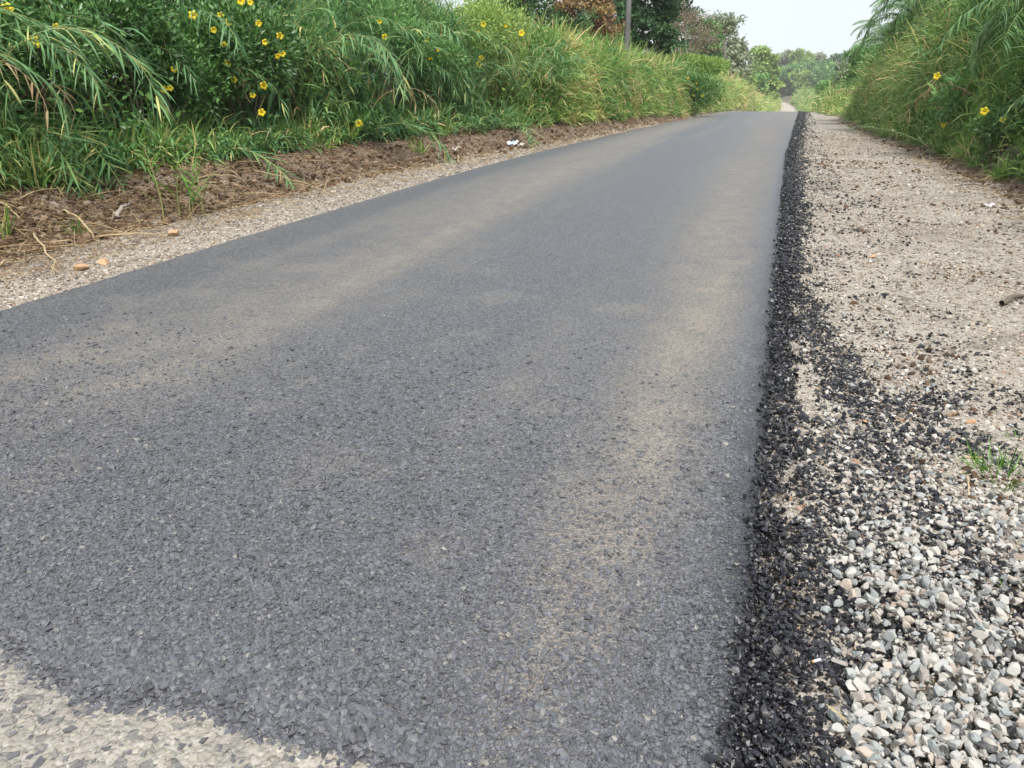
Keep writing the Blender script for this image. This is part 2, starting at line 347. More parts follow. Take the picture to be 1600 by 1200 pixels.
# ------------------------------------------------------------------ ground strips and road
ys = list(np.arange(-14, -1, .5)) + list(np.arange(-1, 1.1, .05)); y_ = 1.1
while y_ < 1000: ys.append(y_); y_ += max(.014, .011 * y_)
YS = np.array(ys)
def strip(name, f0, f1, us, mat, ysel=YS, zf=Z, zoff=0, attrf=None, keep=None, kind='structure'):
    U, Y = np.meshgrid(us, ysel); a = f0(Y); b = f1(Y); X = a + (b - a) * U
    Zz = zf(X, Y) + zoff; V = np.stack([X, Y, Zz], -1).reshape(-1, 3)
    nu = len(us); i = np.arange(len(ysel) - 1)[:, None] * nu; j = np.arange(nu - 1)[None]
    Fq = np.stack([i + j, i + j + 1, i + nu + j + 1, i + nu + j], -1).reshape(-1, 4)
    if keep is not None: Fq = Fq[keep(V[Fq].mean(1))]
    at = attrf(V) if attrf else None
    return obj(name, mesh(name, V, Fq, mat, smooth=True, attrs=at), kind=kind)
YC = np.array(list(np.arange(-14, 30, .25)) + list(np.geomspace(30, 1000, 170)))
YM = YS[::2]
geo = lambda a, b, n: (np.geomspace(a, b, n) - a) / (b - a)
strip('ground', lambda y: xl(y) - lb(y) - 600, lambda y: xl(y) - lb(y) - .6, 1 - geo(1, 600, 90)[::-1], M['ground_soil'], YC)
strip('soil_bank', lambda y: xl(y) - lb(y) - .6, lambda y: xl(y) - lv(y) + .0 * y, np.linspace(0, 1, 50), M['bank_soil'], YM)
strip('roadside_verge', lambda y: xl(y) - lv(y), lambda y: xl(y) + .15, np.linspace(0, 1, 40), M['verge_sand'], YM)
strip('old_road_surface', lambda y: xl(y) + .15, lambda y: xr(y) - .1, np.linspace(0, 1, 60), M['old_surface'], YM)
strip('roadside_verge', lambda y: xr(y) - .1, lambda y: xr(y) + rv(y) + .1, np.linspace(0, 1, 90), M['verge_sand'], YM)
strip('soil_bank', lambda y: xr(y) + rv(y) + .1, lambda y: xr(y) + rv(y) + 1.6, np.linspace(0, 1, 30), M['bank_soil'], YM)
strip('ground', lambda y: xr(y) + rv(y) + 1.6, lambda y: xr(y) + rv(y) + 600, geo(1, 600, 90), M['ground_soil'], YC)

JX = [-8, -2.6, -2.11, -1.9, -1.71, -1.49, -1.31, -1.11, -.83, -.5, 0, .5]
JY = [1.9, 1.45, 1.385, 1.34, 1.30, 1.35, 1.37, 1.35, 1.34, 1.25, .95, .9]
def joint(x): return np.interp(x, JX, JY) + (fbm(x, x * 0 + 3, 9, 3) - .5) * .06
DB_Y = [0, 1.45, 1.95, 2.5, 3.1, 3.8, 4.8, 6, 8, 12, 30, 80, 1000]; DB_X = [-.56, -.54, -.52, -.5, -.47, -.48, -.47, -.49, -.55, -.6, -.7, -.6, -.6]
def dust(x, y):
    c = np.interp(y, DB_Y, DB_X) + bend(y); wd = .16 + .04 * y ** .9
    wob = (fbm(x, y, 1.2, 3) - .5) * .45
    b1 = np.exp(-((x - c + wob * .35) / wd) ** 2) * sst(.8, 2.0, y) * (.45 + .6 * fbm(x, y * .5, .7, 3)) * (1 - .5 * sst(8, 30, y))
    c2 = -3.4 - .02 * y; b2 = .34 * np.exp(-((x - c2 + wob) / .7) ** 2) * sst(1.8, 3.2, y)
    b3 = .2 * sst(.42, .75, fbm(x * 2.0 + 5, y * .09, .8, 4)) * sst(2.0, 4, y)
    b4 = .22 * sst(.58, .75, fbm(x + 31, y, 2.2, 4)) * (1 - sst(4, 9, y))
    d = .07 + .75 * np.clip(b1, 0, 1) + b2 + b3 + b4
    e = sst(-.32, -.05, x - xr(y)) * (1 - sst(15, 40, y))          # fresh black margin
    return np.clip(d * (1 - .97 * e), 0, 1)
def tar(x, y):
    d = x - xr(y); wd = np.interp(y, [1, 2, 4, 8, 20], [.16, .15, .12, .12, .1]); return sst(-wd * 1.6, -.01, d + (fbm(x, y, 6, 3) - .5) * .09)
def zasph(x, y):
    e = np.minimum(np.minimum(x - xl(y), xr(y) - x), (y - joint(x)))
    lo = (fbm(x, y, .9, 3) - .5) * .012 * (1 - sst(15, 40, y))
    cr = .03 * (1 - ((x - (xl(y) + xr(y)) / 2) / 2.75) ** 2) * 0
    und = (fbm(x, y, 45, 2) - .5) * .006 * (1 - sst(6, 12, y))
    return zroad(y) - .045 + .045 * sst(-.01, .045, e) + lo + und + cr
def xle(y): return xl(y) + (fbm(y * 0 + 7, y, 5, 3) - .5) * .07
def xre(y): return xr(y) + (fbm(y * 0 + 2, y, 8, 3) - .5) * .06
ua = np.unique(np.concatenate([[0, .004, .008, .012], np.linspace(.016, .5, 90), np.linspace(.5, .975, 190), np.linspace(.975, 1, 14)]))
YA = YS[(YS > .8)]
strip('road', xle, xre, ua, M['asphalt'], YA, zasph, attrf=lambda V: {'dust': dust(V[:, 0], V[:, 1]), 'tar': tar(V[:, 0], V[:, 1])}, keep=lambda c: (c[:, 1] > joint(c[:, 0])) & (c[:, 1] < 170))
strip('track', lambda y: xl(y) + .6, lambda y: xr(y) - .3, np.linspace(0, 1, 5), M['pale_track'], YC[YC > 166], lambda x, y: zroad(y), zoff=.03)

# ------------------------------------------------------------------ loose stone stuff
def stuff(name, acc_or, mat, label, cat):
    V, Fq, r = acc_or; return obj(name, mesh(name, V, Fq, mat, r), kind='stuff', label=label, category=cat)
def samp(n, y0, y1, p):            # y distributed ~ y^-p
    u = rng.random(n)
    return (y0 ** (1 - p) + u * (y1 ** (1 - p) - y0 ** (1 - p))) ** (1 / (1 - p)) if p != 1 else y0 * (y1 / y0) ** u
# aggregate standing proud in the new asphalt
n = 210000; y = samp(n, 1.2, 6, 2.3); x = -rng.random(n) * np.minimum(1.3 + 1.35 * y, 5.3)
k = (rng.random(n) < 1 - sst(2.4, 5, y)); k &= (y > joint(x) - .03) & (x > xl(y) + .02) & (x < xr(y) - .01); k &= rng.random(n) < (1.05 - .95 * dust(x, y)) * (.35 + 1.1 * fbm(x, y, 1.6, 3)) * (1 - tar(x, y))
x, y = x[k], y[k]; near = (1 - sst(.0, .25, y - joint(x)))
sz = (.005 + rng.random(len(x)) ** 4 * .021) * (1 + .5 * near) * (1 + .12 * (y - 1.3)); z = zasph(x, y) + sz * .02
stuff('asphalt_chippings', stones(x, y, z, sz * .9, .6, .28, 'ico', .3), M['chip'], 'dark grey stone chippings set in the fresh asphalt', 'chippings')
# dark stones showing in the old beige surface
n = 14000; x = -4 + rng.random(n) * 4; y = .4 + rng.random(n) * 1.4; k = y < joint(x) + .02; x, y = x[k], y[k]
sz = .004 + rng.random(len(x)) ** 3 * .022
stuff('embedded_stones', stones(x, y, Z(x, y) + sz * .03, sz, .4, .3, 'cube', .1), M['worn_stone'], 'dark flat stones worn smooth in the old beige road surface', 'stones')
# black tar crumbs
def blackmask(x, y):
    d = x - xr(y)
    w0 = np.interp(y, [1, 2, 3, 4, 5, 7, 11, 20, 40, 90], [.22, .23, .17, .12, .13, .2, .33, .36, .38, .3])
    nn = fbm(x, y, 5, 3) - .5
    a = 1 - sst(w0 * .25, w0 * 1.2, d + nn * .26 + (fbm(x + 3, y, 1.4, 3) - .5) * .22)
    # second streak drifting away from the edge
    cx_ = np.interp(y, [2.2, 2.8, 3.67, 4.1, 5.14, 5.8, 7.5], [.95, .72, .55, .50, .43, .28, .2]) + nn * .2
    b = np.exp(-((x - cx_) / np.interp(y, [2, 4, 6], [.16, .14, .08])) ** 2) * sst(2.1, 2.5, y) * (1 - sst(5.8, 7.2, y))
    c = .75 * sst(.44, .6, fbm(x + 9, y, 3.1, 4)) * (1 - sst(.9, 1.5, d)) * np.where(y < 4.5, 1, .14) + .06 * np.exp(-d / .4)
    e = .35 * sst(.5, .68, fbm(x + 19, y + 4, 2.0, 3)) * sst(.9, 1.3, d) * sst(3, 4, y) * (1 - sst(5, 6.5, y))
    return np.clip(np.maximum(np.maximum(a, b * 1.1), np.maximum(c, e)), 0, 1)
def crumbs(n, y0, y1, p, dmax, s0, s1, gr, kind):
    y = samp(n, y0, y1, p); d = rng.random(n) ** 1.3 * (dmax + .1) - .1; x = xr(y) + d
    fine = fbm(x, y, 22, 2)
    k = rng.random(n) < blackmask(x, y) * np.where(d < 0, .8 * sst(-.1, .02, d) ** 1.6, 1) * (.45 + .9 * fine); x, y, d = x[k], y[k], d[k]
    pile = .03 * np.exp(-((d - .05) / .10) ** 2) * (.4 + 1.2 * fbm(x, y, 6, 2))
    sz = (s0 + rng.random(len(x)) ** 2.6 * (s1 - s0)) * (1 + gr * (y - y0)); base = np.where(d < -.005, zasph(x, y), Z(x, y))
    return stones(x, y, base + pile * rng.random(len(x)) + sz * .2, sz, .62, .34, kind, .6)
stuff('tar_crumbs', crumbs(120000, 1.0, 4.2, 1.8, 1.9, .004, .026, .1, 'ico'), M['tar_crumb'], 'glossy black tar coated crumbs spilled beside the asphalt nearest the camera', 'tar crumbs')
stuff('tar_crumbs', crumbs(85000, 4.2, 12, 1.3, 1.9, .007, .026, .08, 'cube'), M['tar_crumb'], 'black tar crumbs in a ragged band along the middle of the asphalt edge', 'tar crumbs')
stuff('tar_crumbs', crumbs(60000, 12, 110, 1.6, .8, .012, .034, .03, 'cube'), M['tar_crumb'], 'far black tar crumbs lining the edge of the asphalt up to the crest', 'tar crumbs')
# white crushed stone
def whitemask(x, y):
    d = x - xr(y); nn = fbm(x + 3, y + 8, 4, 3) - .5
    outer = np.interp(y, [1, 2.7, 3.3, 3.8, 5], [1.6, 1.25, 1.0, .62, .3])
    near = (1 - sst(2.9, 3.9, y + nn * 1.2 + .6 * sst(.4, 0, d))) * sst(.16, .34, d + nn * .1) * (1 - sst(outer, outer + .2, d + nn * .2))
    mid = .22 * (1 - sst(4.5, 7, y)) * sst(.12, .3, d) * (1 - sst(.8, 1.2, d + nn * .4))
    return np.clip(np.maximum(near, mid), 0, 1)
n = 52000; y = samp(n, 1.0, 7, 1.6); d = .05 + rng.random(n) * 1.9; x = xr(y) + d
m = whitemask(x, y); k = rng.random(n) < m * (1 - .72 * blackmask(x, y)); x, y, d, m = x[k], y[k], d[k], m[k]
sz = (.007 + rng.random(len(x)) ** 2.0 * .042) * np.interp(y, [1, 2.5, 3.6, 7], [1, .95, .8, .75])
heap = .05 * m * (1 - sst(2.4, 3.4, y))
A = stones(x, y, Z(x, y) + heap * rng.random(len(x)) + sz * .22, sz, .72, .24, 'rock', .7)
stuff('crushed_stone', A, M['white_stone'], 'pale angular crushed stone spread thickly beside the black asphalt edge', 'gravel')
# small pebbles over both verges
def pebs(n, side, y0, y1, p, smin, smax, wfun, gr=.08):
    y = samp(n, y0, y1, p); d = rng.random(n) * wfun(y) * 1.05; x = xr(y) + d if side > 0 else xl(y) - d
    k = rng.random(n) < .35 + fbm(x, y, 2, 3); x, y = x[k], y[k]; sz = (smin + rng.random(len(x)) ** 3 * (smax - smin)) * (1 + gr * (y - y0))
    return stones(x, y, Z(x, y) + sz * .05, sz, .6, .28, 'cube', .3)
stuff('verge_gravel', pebs(80000, 1, 2.0, 30, 1.5, .005, .022, rv), M['pebble'], 'fine beige gravel over the wide verge right of the road', 'gravel')
yy = samp(46000, 2.4, 16, 1.3); dd_ = rng.random(46000) * rv(yy); xx = xr(yy) + dd_; kk = rng.random(46000) < (.1 + .8 * fbm(xx, yy, 2.2, 3)) * (1 - .86 * sst(3.4, 6, yy + .5 * (xx - xr(yy)))); xx, yy = xx[kk], yy[kk]; zz = (.008 + rng.random(len(xx)) ** 2.2 * .024) * (1 + .07 * (yy - 2.4))
stuff('crushed_stone', stones(xx, yy, Z(xx, yy) + zz * .08, zz, .6, .25, 'ico', .4), M['verge_stone'], 'mixed grey white and brown stones pressed into the wide right verge', 'gravel')
nn_ = 9000; yy = samp(nn_, 2.6, 20, 1.2); xx = xr(yy) + .5 + rng.random(nn_) * (rv(yy) - .4); kk = rng.random(nn_) < sst(.52, .66, fbm(xx * 1.0 + 60, yy * 1.6, 1.3, 4)); xx, yy = xx[kk], yy[kk]; zz = (.008 + rng.random(len(xx)) ** 4 * .03) * (1 + .06 * yy)
stuff('soil_clods', stones(xx, yy, Z(xx, yy) + zz * .1, zz, .65, .3, 'ico', .6, rnd=rng.random(len(xx)) * .6), M['clod'], 'dark brown crumbs of soil in patches on the wide right verge', 'soil')
stuff('verge_gravel', pebs(45000, -1, 4.0, 34, 1.3, .007, .035, lv, .05), M['pebble'], 'fine beige gravel on the narrow verge below the brown soil bank', 'gravel')
# soil clods
def clods(n, side, y0, y1):
    y = samp(n, y0, y1, 1.2)
    if side < 0: d = lv(y) - .35 + rng.random(n) * (lb(y) - lv(y) + 1.1); x = xl(y) - d
    else: d = rv(y) - .2 + rng.random(n) * 1.3; x = xr(y) + d
    sz = .012 + rng.random(n) ** 4 * .10; return stones(x, y, Z(x, y) + sz * .12, sz, .7, .35, 'ico', .6)
stuff('soil_clods', clods(22000, -1, 4.5, 45), M['clod'], 'crumbly brown soil clods on the bank left of the road', 'soil')
stuff('soil_clods', clods(8000, 1, 4, 40), M['clod'], 'crumbly brown soil clods at the foot of the right bank', 'soil')
# dry straw litter
def litter(n, side, y0, y1):
    y = samp(n, y0, y1, 1.1)
    if side < 0: d = lv(y) - 1.1 + rng.random(n) ** .8 * (lb(y) - lv(y) + 1.9); x = xl(y) - d
    else: d = rv(y) - .5 + rng.random(n) ** .8 * 1.6; x = xr(y) + d
    a = rng.random(n) * 2 * np.pi; dz = rng.normal(size=n) * .18
    return blades(np.stack([x, y, Z(x, y) + .01 + rng.random(n) * .05], -1), np.stack([np.cos(a), np.sin(a), dz], -1), .06 + rng.random(n) ** 3 * .85, .004 + rng.random(n) * .009, .15, 3)
stuff('straw_litter', litter(17000, -1, 4.5, 45), M['dry_leaf'], 'dry cut straw scattered over the brown soil bank left of the road', 'straw')
stuff('straw_litter', litter(9000, 1, 4, 45), M['dry_leaf'], 'dry cut straw scattered at the foot of the right bank', 'straw')

# ------------------------------------------------------------------ canopy envelopes
def Hc(x, y):
    dl = xl(y) - x - lb(y); dr = x - xr(y) - rv(y) - .35
    hl = .5 * sst(-.15, .2, dl) + 1.6 * sst(.0, .85, dl) + .7 * sst(.8, 2.6, dl)
    hr = (.4 * sst(-.15, .3, dr) + 1.6 * sst(.0, .9, dr) + 1.2 * sst(.8, 2.4, dr)) * (1 - .62 * lowR(y) * (1 - sst(6, 14, dr)))
    n = fbm(x * 1.0 + 3, y, .55, 3); m = fbm(x + 13, y, 1.9, 3)
    h = np.where(dl > dr, hl, hr) * (.38 + .75 * n + .45 * m + .25 * fbm(x + 23, y, 4.5, 2))
    h = h * np.where(dl > dr, 1 - .38 * sst(16, 30, y) * (1 - sst(90, 140, y)) * sst(.8, 2.5, dl), 1)
    h = np.where(dr > 0, h * (.7 + .6 * fbm(x + 71, y, .9, 2) + .25 * sst(.55, .7, fbm(x + 33, y, 2.6, 2))), h)
    return h * np.where(y > 60, 1 + .25 * sst(60, 120, y), 1)
def hit(px, py, back=0.0):
    """first point of the vegetation seen through a photo pixel"""
    r = ray(px, py); t = 3.0
    while t < 300:
        P = r * t; x, y = float(P[0]), float(P[1]); z = CAM_H + P[2]
        if z < float(Z(x, y)) + float(Hc(x, y)): break
        t += .04 + .003 * t
    P = r * (t + back); return np.array([P[0], P[1], CAM_H + P[2]])
def at(px, D):
    r = ray(px, 145) * D; return float(r[0]), float(r[1])
def topz(px, py, D): return CAM_H + float(ray(px, py)[2]) * D

BUSH_XYR = []
for px_, py_, r_, b_ in [(375, 85, 1.25, .5), (265, 110, .7, .5), (40, 60, .85, .5), (200, 45, .8, .5), (600, 50, .9, .5), (560, 192, .3, .1), (680, 85, .6, .5), (750, 30, 1.1, .5), (1080, 140, 2.2, .5), (1505, 150, .5, .15), (1575, 190, .4, .2)]:
    p_ = hit(px_, py_, b_); BUSH_XYR.append((p_[0], p_[1], r_))
# grass mass on both banks: leaves growing throughout the volume under the envelope
def mass(n, side, y0, y1, p, dmax, L0, L1, w0, w1, ns=3, dead=.1, sag=.6):
    y = samp(n, y0, y1, p); d = rng.random(n) ** 1.25 * dmax
    x = xl(y) - lb(y) - d if side < 0 else xr(y) + rv(y) + .3 + d
    h = Hc(x, y); hh = h * (1 - rng.random(n) ** 1.6 * .95); base = np.stack([x, y, Z(x, y) + hh * .82 - .05], -1)
    az = rng.random(n) * 2 * np.pi; el = R(-15) + rng.random(n) ** .8 * R(100)
    dx = np.cos(az) * np.cos(el) + (.25 if side < 0 else -.25); d0 = np.stack([dx, np.sin(az) * np.cos(el) - .1, np.sin(el)], -1)
    sc = 1 + .012 * np.maximum(y - 15, 0)
    pt = fbm(x + 5, y + 77, .9, 3); r = np.clip(rng.normal(.36, .16, n) + (pt - .5) * 1.1 + .18 * sst(12, 30, y), 0, .84)
    r = np.where(rng.random(n) < dead * (.4 + 1.6 * fbm(x + 91, y, 1.3, 3)), .88 + .12 * rng.random(n), r)
    keep = rng.random(n) < sst(.22, .5, fbm(x + 7, y + 1.7 * hh, 1.5, 3)) + .12
    for bx_, by_, br_ in BUSH_XYR:
        keep &= ~((np.abs(y - by_ + .25 * (x - bx_)) < br_ * .85) & ((x - bx_) * -side > 0) & ((x - bx_) * -side < 1.7) & (hh > .5) & (rng.random(n) < .85))
        keep &= ~((((x - bx_ - .2 * (side < 0)) ** 2 + (y - by_) ** 2) < (br_ * 1.15) ** 2) & (rng.random(n) < .9) & (hh > .45))
    L = (L0 + rng.random(n) * (L1 - L0)) * np.clip(h / 1.6, .45, 1.1) * sc ** .5
    base, d0, L, r, sc, n, y = base[keep], d0[keep], L[keep], r[keep], sc[keep], int(keep.sum()), y[keep]
    return blades(base, d0, L, (w0 + rng.random(n) * (w1 - w0)) * sc, .2 + rng.random(n) * 1.3 * sag, ns, rnd=r)
stuff('reed_foliage', mass(46000, -1, 4.5, 22, .7, 3.6, .3, .75, .018, .045, 4, .05, 1.1), M['reed_leaf'], 'coarse blue green reed leaves filling the near left bank', 'reeds')
stuff('bank_grass', mass(34000, -1, 4.5, 24, .7, 4.2, .3, .85, .010, .036), M['mixed_grass'], 'dense tall green grass covering the near bank left of the road', 'grass')
stuff('bank_grass', mass(62000, -1, 24, 75, 1.2, 5.5, .45, 1.1, .018, .05), M['mixed_grass'], 'dense tall grass on the left bank in the middle distance below the trees', 'grass')
stuff('bank_grass', mass(30000, -1, 75, 420, 1.2, 9, .6, 1.3, .03, .06, 2), M['mixed_grass'], 'far hazy tall grass left of the road beyond the crest', 'grass')
stuff('bank_grass', mass(52000, 1, 5, 24, .7, 5, .35, .95, .012, .036, dead=.14), M['mixed_grass'], 'dense tall green grass covering the near bank right of the verge', 'grass')
stuff('bank_grass', mass(42000, 1, 24, 75, 1.2, 6, .45, 1.1, .018, .045, dead=.16), M['mixed_grass'], 'tall straw streaked grass on the right bank near the crest', 'grass')
stuff('bank_grass', mass(24000, 1, 75, 420, 1.2, 9, .6, 1.3, .03, .06, 2), M['mixed_grass'], 'far hazy tall grass right of the road beyond the crest', 'grass')

def leafmass(n, side, y0, y1, dmax, leaf):
    y = samp(n, y0, y1, .8); d = rng.random(n) ** 1.3 * dmax; x = xl(y) - lb(y) - d if side < 0 else xr(y) + rv(y) + .3 + d
    h = Hc(x, y); k = (rng.random(n) < sst(.5, .66, fbm(x + 50, y + h, .8, 3)) + .04) & (h > .4); x, y, h = x[k], y[k], h[k]; n = len(x)
    P = np.stack([x, y, Z(x, y) + h * (1 - rng.random(n) ** 1.8 * .8)], -1); D = rvec(n) + np.array([-.3 * side, -.2, .2]); lf = leaf * (.5 + .8 * rng.random(n)) * (1 + .012 * np.maximum(y - 15, 0))
    V, Fq = leafquads(P, D, unit(rvec(n) * .6 + np.array([-.3 * side, -.3, .8])), lf, lf * .5); return V, Fq, np.repeat(np.clip(rng.normal(.5, .2, n), 0, 1), 6)
stuff('leafy_undergrowth', leafmass(60000, -1, 5, 60, 4.5, .11), M['bush_leaf'], 'broad leaved undergrowth mixed into the grass of the left bank', 'undergrowth')
stuff('leafy_undergrowth', leafmass(45000, 1, 6, 45, 4.5, .11), M['tree_mid'], 'broad leaved undergrowth mixed into the grass of the right bank', 'undergrowth')
# ------------------------------------------------------------------ grass clumps and reed canes
def clump_mesh(name, mat, n, Lr, rad, spread, w=(.010, .026), sag=(.1, .8)):
    a = rng.random(n) * 2 * np.pi; q = rad * np.sqrt(rng.random(n)); b = np.stack([np.cos(a) * q, np.sin(a) * q, -.04 + 0 * a], -1)
    az = a + rng.normal(size=n) * .6; t = rng.random(n) * spread
    d0 = np.stack([np.cos(az) * np.sin(t), np.sin(az) * np.sin(t), np.cos(t)], -1)
    V, Fq, r = blades(b, d0, Lr[0] + rng.random(n) * (Lr[1] - Lr[0]), w[0] + rng.random(n) * (w[1] - w[0]), sag[0] + rng.random(n) * (sag[1] - sag[0]), 5)
    return mesh(name, V, Fq, mat, r)
CL = [clump_mesh('grass_clump', M['grass_leaf'], 110, (.35, .95), .16, .75) for _ in range(4)]
def put_clumps(n, side, y0, y1, meshes, label, group, dd=(-.1, .8), s=(.3, .85)):
    for i in range(n):
        y = float(samp(1, y0, y1, 1.0)[0]); d = rng.uniform(*dd)
        x = float(xl(y) - lb(y) - d) if side < 0 else float(xr(y) + rv(y) + .3 + d)
        o = obj('grass_clump', meshes[i % len(meshes)], loc=(x, y, float(Z(x, y))), label=label, category='grass clump', group=group)
        o.rotation_euler = (rng.normal() * .1, rng.normal() * .1, rng.random() * 6.28); k = rng.uniform(*s) * (1 + max(0, y - 20) * .006); o.scale = (k, k, k)
put_clumps(70, -1, 5, 50, CL, 'bright green grass clump rooted along the foot of the left bank', 'grass clumps along the left bank')
put_clumps(60, 1, 5, 45, CL, 'green grass clump rooted along the foot of the right bank', 'grass clumps along the right bank', dd=(-.2, .9))

def cane_parts(L, e0, e1, nl, lsz, seg=18, bare=.3, sg=1.0, fan=1.0):
    t = np.linspace(0, 1, seg + 1); e = R(e0) + (R(e1) - R(e0)) * t ** 1.25; wob = np.cumsum(rng.normal(size=seg + 1)) * .03
    dirs = np.stack([np.cos(e), np.sin(wob), np.sin(e)], -1); dirs = unit(dirs); P = np.concatenate([[[0, 0, -.05]], np.cumsum(dirs[:-1] * L / seg, 0)])
    sv, sf = tube(P, np.interp(t, [0, 1], [.010, .003]), 5)
    s = np.linspace(bare, 1, nl) ** .9; idx = s * seg; i0 = np.minimum(idx.astype(int), seg - 1); fr = (idx - i0)[:, None]
    pb = P[i0] * (1 - fr) + P[i0 + 1] * fr; dd = dirs[i0]; side = unit(np.cross(dd, np.array([0, 0, 1.]) + .2 * rng.normal(size=(nl, 3)))) * np.where(np.arange(nl) % 2, 1, -1)[:, None]
    d0 = dd * (.75 + .2 * rng.random((nl, 1))) + fan * side * (.5 + .4 * rng.random((nl, 1))) + rng.normal(size=(nl, 3)) * .22
    Ls = lsz * (1 - .45 * s) * (.8 + .4 * rng.random(nl)) * 1.3
    global TIP; TIP = P[-1]
    V, Fq, r = blades(pb, d0, Ls, .014 + .016 * rng.random(nl), sg * (.25 + .4 * rng.random(nl)), 5)
    return (sv, sf), (V, Fq, r)
def cane_mesh(leafmat, stemmat, *a, **k):
    S, L = cane_parts(*a, **k); return mesh('cane', S[0], S[1], stemmat, smooth=True), mesh('cane_leaves', L[0], L[1], leafmat, L[2])
GREEN = [cane_mesh(M['reed_leaf'], M['cane'], LL, 84, e1, 52, .5) for LL, e1 in ((3.0, -45), (3.1, -65), (3.3, -84), (2.8, -25), (3.2, -75), (3.4, -88), (2.6, 0))]
DEAD = [cane_mesh(M['dry_leaf'], M['dry_cane'], 2.4, 80, e1, 26, .42) for e1 in (-70, -88)]
UPR = [cane_mesh(M['reed_leaf'], M['cane'], 2.6, 88, e1, 30, .5) for e1 in (55, 30)]
def reed(name, ms, loc, rz, s, label, group=None, cat='reed', tilt=0.0):
    o = empty(name, tuple(loc), label, cat, group, rz, s); o.rotation_euler = (0, tilt, rz)
    obj('stem', ms[0], o); obj('leaves', ms[1], o); return o
# canes surveyed one by one: root beside the bank, tip hanging over the soil
HERO = [(160, 292, 1.1, -84, 'drooping blue green reed with herringbone leaves hanging over the soil at far left'),
        (100, 285, 1.1, -84, 'blue green reed hanging straight down beside the left photo edge'),
        (55, 210, .9, -70, 'short blue green reed bent over the grass at the left photo edge'),
        (128, 300, 1.15, -86, 'reed curtain strand between the two longest hanging reeds at far left'),
        (195, 290, 1.1, -80, 'blue green reed hanging right of the herringbone reed'),
        (462, 285, 1.2, -62, 'long reed leaning down to the gravel below the yellow flowered bush'),
        (640, 215, 1.0, -60, 'arching reed with yellowing leaves above the bare soil patch'),
        (705, 245, 1.0, -84, 'reed bowed down to the soil just left of the white paper scrap'),
        (835, 225, .9, -75, 'reed drooping over the bank above the blue wrapper')]
for px, py, sc_, e1, lab in HERO:
    P = G(px, py, .12); ms = cane_mesh(M['reed_leaf'], M['cane'], 3.4, 84, e1, 84, .5, sg=.3, fan=1.25); rz = rng.normal() * .25 - .1
    rx_, ry_ = TIP[0] * sc_ * math.cos(rz) - TIP[1] * sc_ * math.sin(rz), TIP[0] * sc_ * math.sin(rz) + TIP[1] * sc_ * math.cos(rz)
    reed('arching_reed', ms, (P[0] - rx_, P[1] - ry_, P[2] - TIP[2] * sc_), rz, sc_, lab)
def put_reeds(n, side, y0, y1, dd, ms, name, label, group, s=(.75, 1.15), spread=1.0, up=0.0):
    for i in range(n):
        y = float(samp(1, y0, y1, 1.0)[0]); d = rng.uniform(*dd)
        x = float(xl(y) - lb(y) - d) if side < 0 else float(xr(y) + rv(y) + .3 + d)
        if any(abs(y - b_[1] + .25 * (x - b_[0])) < b_[2] * .9 and (x - b_[0]) * -side > -.4 for b_ in BUSH_XYR[:9]) and ms is not CL: continue
        rz = rng.normal() * spread + (-.15 if side < 0 else math.pi + .15)
        reed(name, ms[int(rng.integers(len(ms)))], (x, y, float(Z(x, y)) + rng.random() * up), rz, rng.uniform(*s) * (1 + max(0, y - 20) * .004), label, group)
put_reeds(120, -1, 5.5, 26, (.1, 2.0), GREEN, 'arching_reed', 'blue green reed arching out of the grass on the near left bank', 'reeds arching from the near left bank', s=(.7, 1.25), up=.6, spread=1.1)
put_reeds(110, -1, 18, 60, (.3, 4.5), GREEN, 'arching_reed', 'blue green reed arching out of the grass on the left bank', 'reeds arching from the left bank', s=(.6, 1.05), up=.5, spread=2.0)
put_reeds(60, -1, 12, 60, (1.2, 4.8), UPR, 'upright_reed', 'upright reed standing above the grass of the left bank', 'upright reeds on the left bank')
put_reeds(14, -1, 5.5, 13, (.1, 1.0), DEAD, 'dead_reed', 'dead brown reed hanging down over the soil among the near left reeds', 'dead reeds on the near left bank', spread=.7, up=.5)
put_reeds(22, -1, 7, 45, (.3, 1.8), DEAD, 'dead_reed', 'dead straw coloured reed hanging among the green leaves of the left bank', 'dead reeds on the left bank')
put_reeds(60, 1, 8, 43, (.3, 3.5), GREEN, 'arching_reed', 'green reed arching toward the verge from the right bank', 'reeds arching from the right bank', s=(.5, .95), up=.5, spread=1.6)
put_reeds(50, 1, 10, 43, (.8, 4.5), UPR, 'upright_reed', 'upright reed rising above the grass of the right bank', 'upright reeds on the right bank')
put_reeds(14, 1, 12, 43, (.3, 2.2), DEAD, 'dead_reed', 'dead straw coloured reed in the green of the right bank', 'dead reeds on the right bank')
P = hit(25, 60); reed('dead_reed', cane_mesh(M['yellow_dry'], M['dry_cane'], 1.6, 75, -80, 34, .4), P - np.array([.7, 0, .9]), -.4, .8, 'pale yellow withered reed plume hanging in the upper left corner')
P = hit(290, 175); reed('dead_reed', DEAD[1], (P[0] - .9, P[1], P[2] - 1.5), -.1, 1.0, 'brown dead reed bundle hanging down beside the yellow flowered bush')

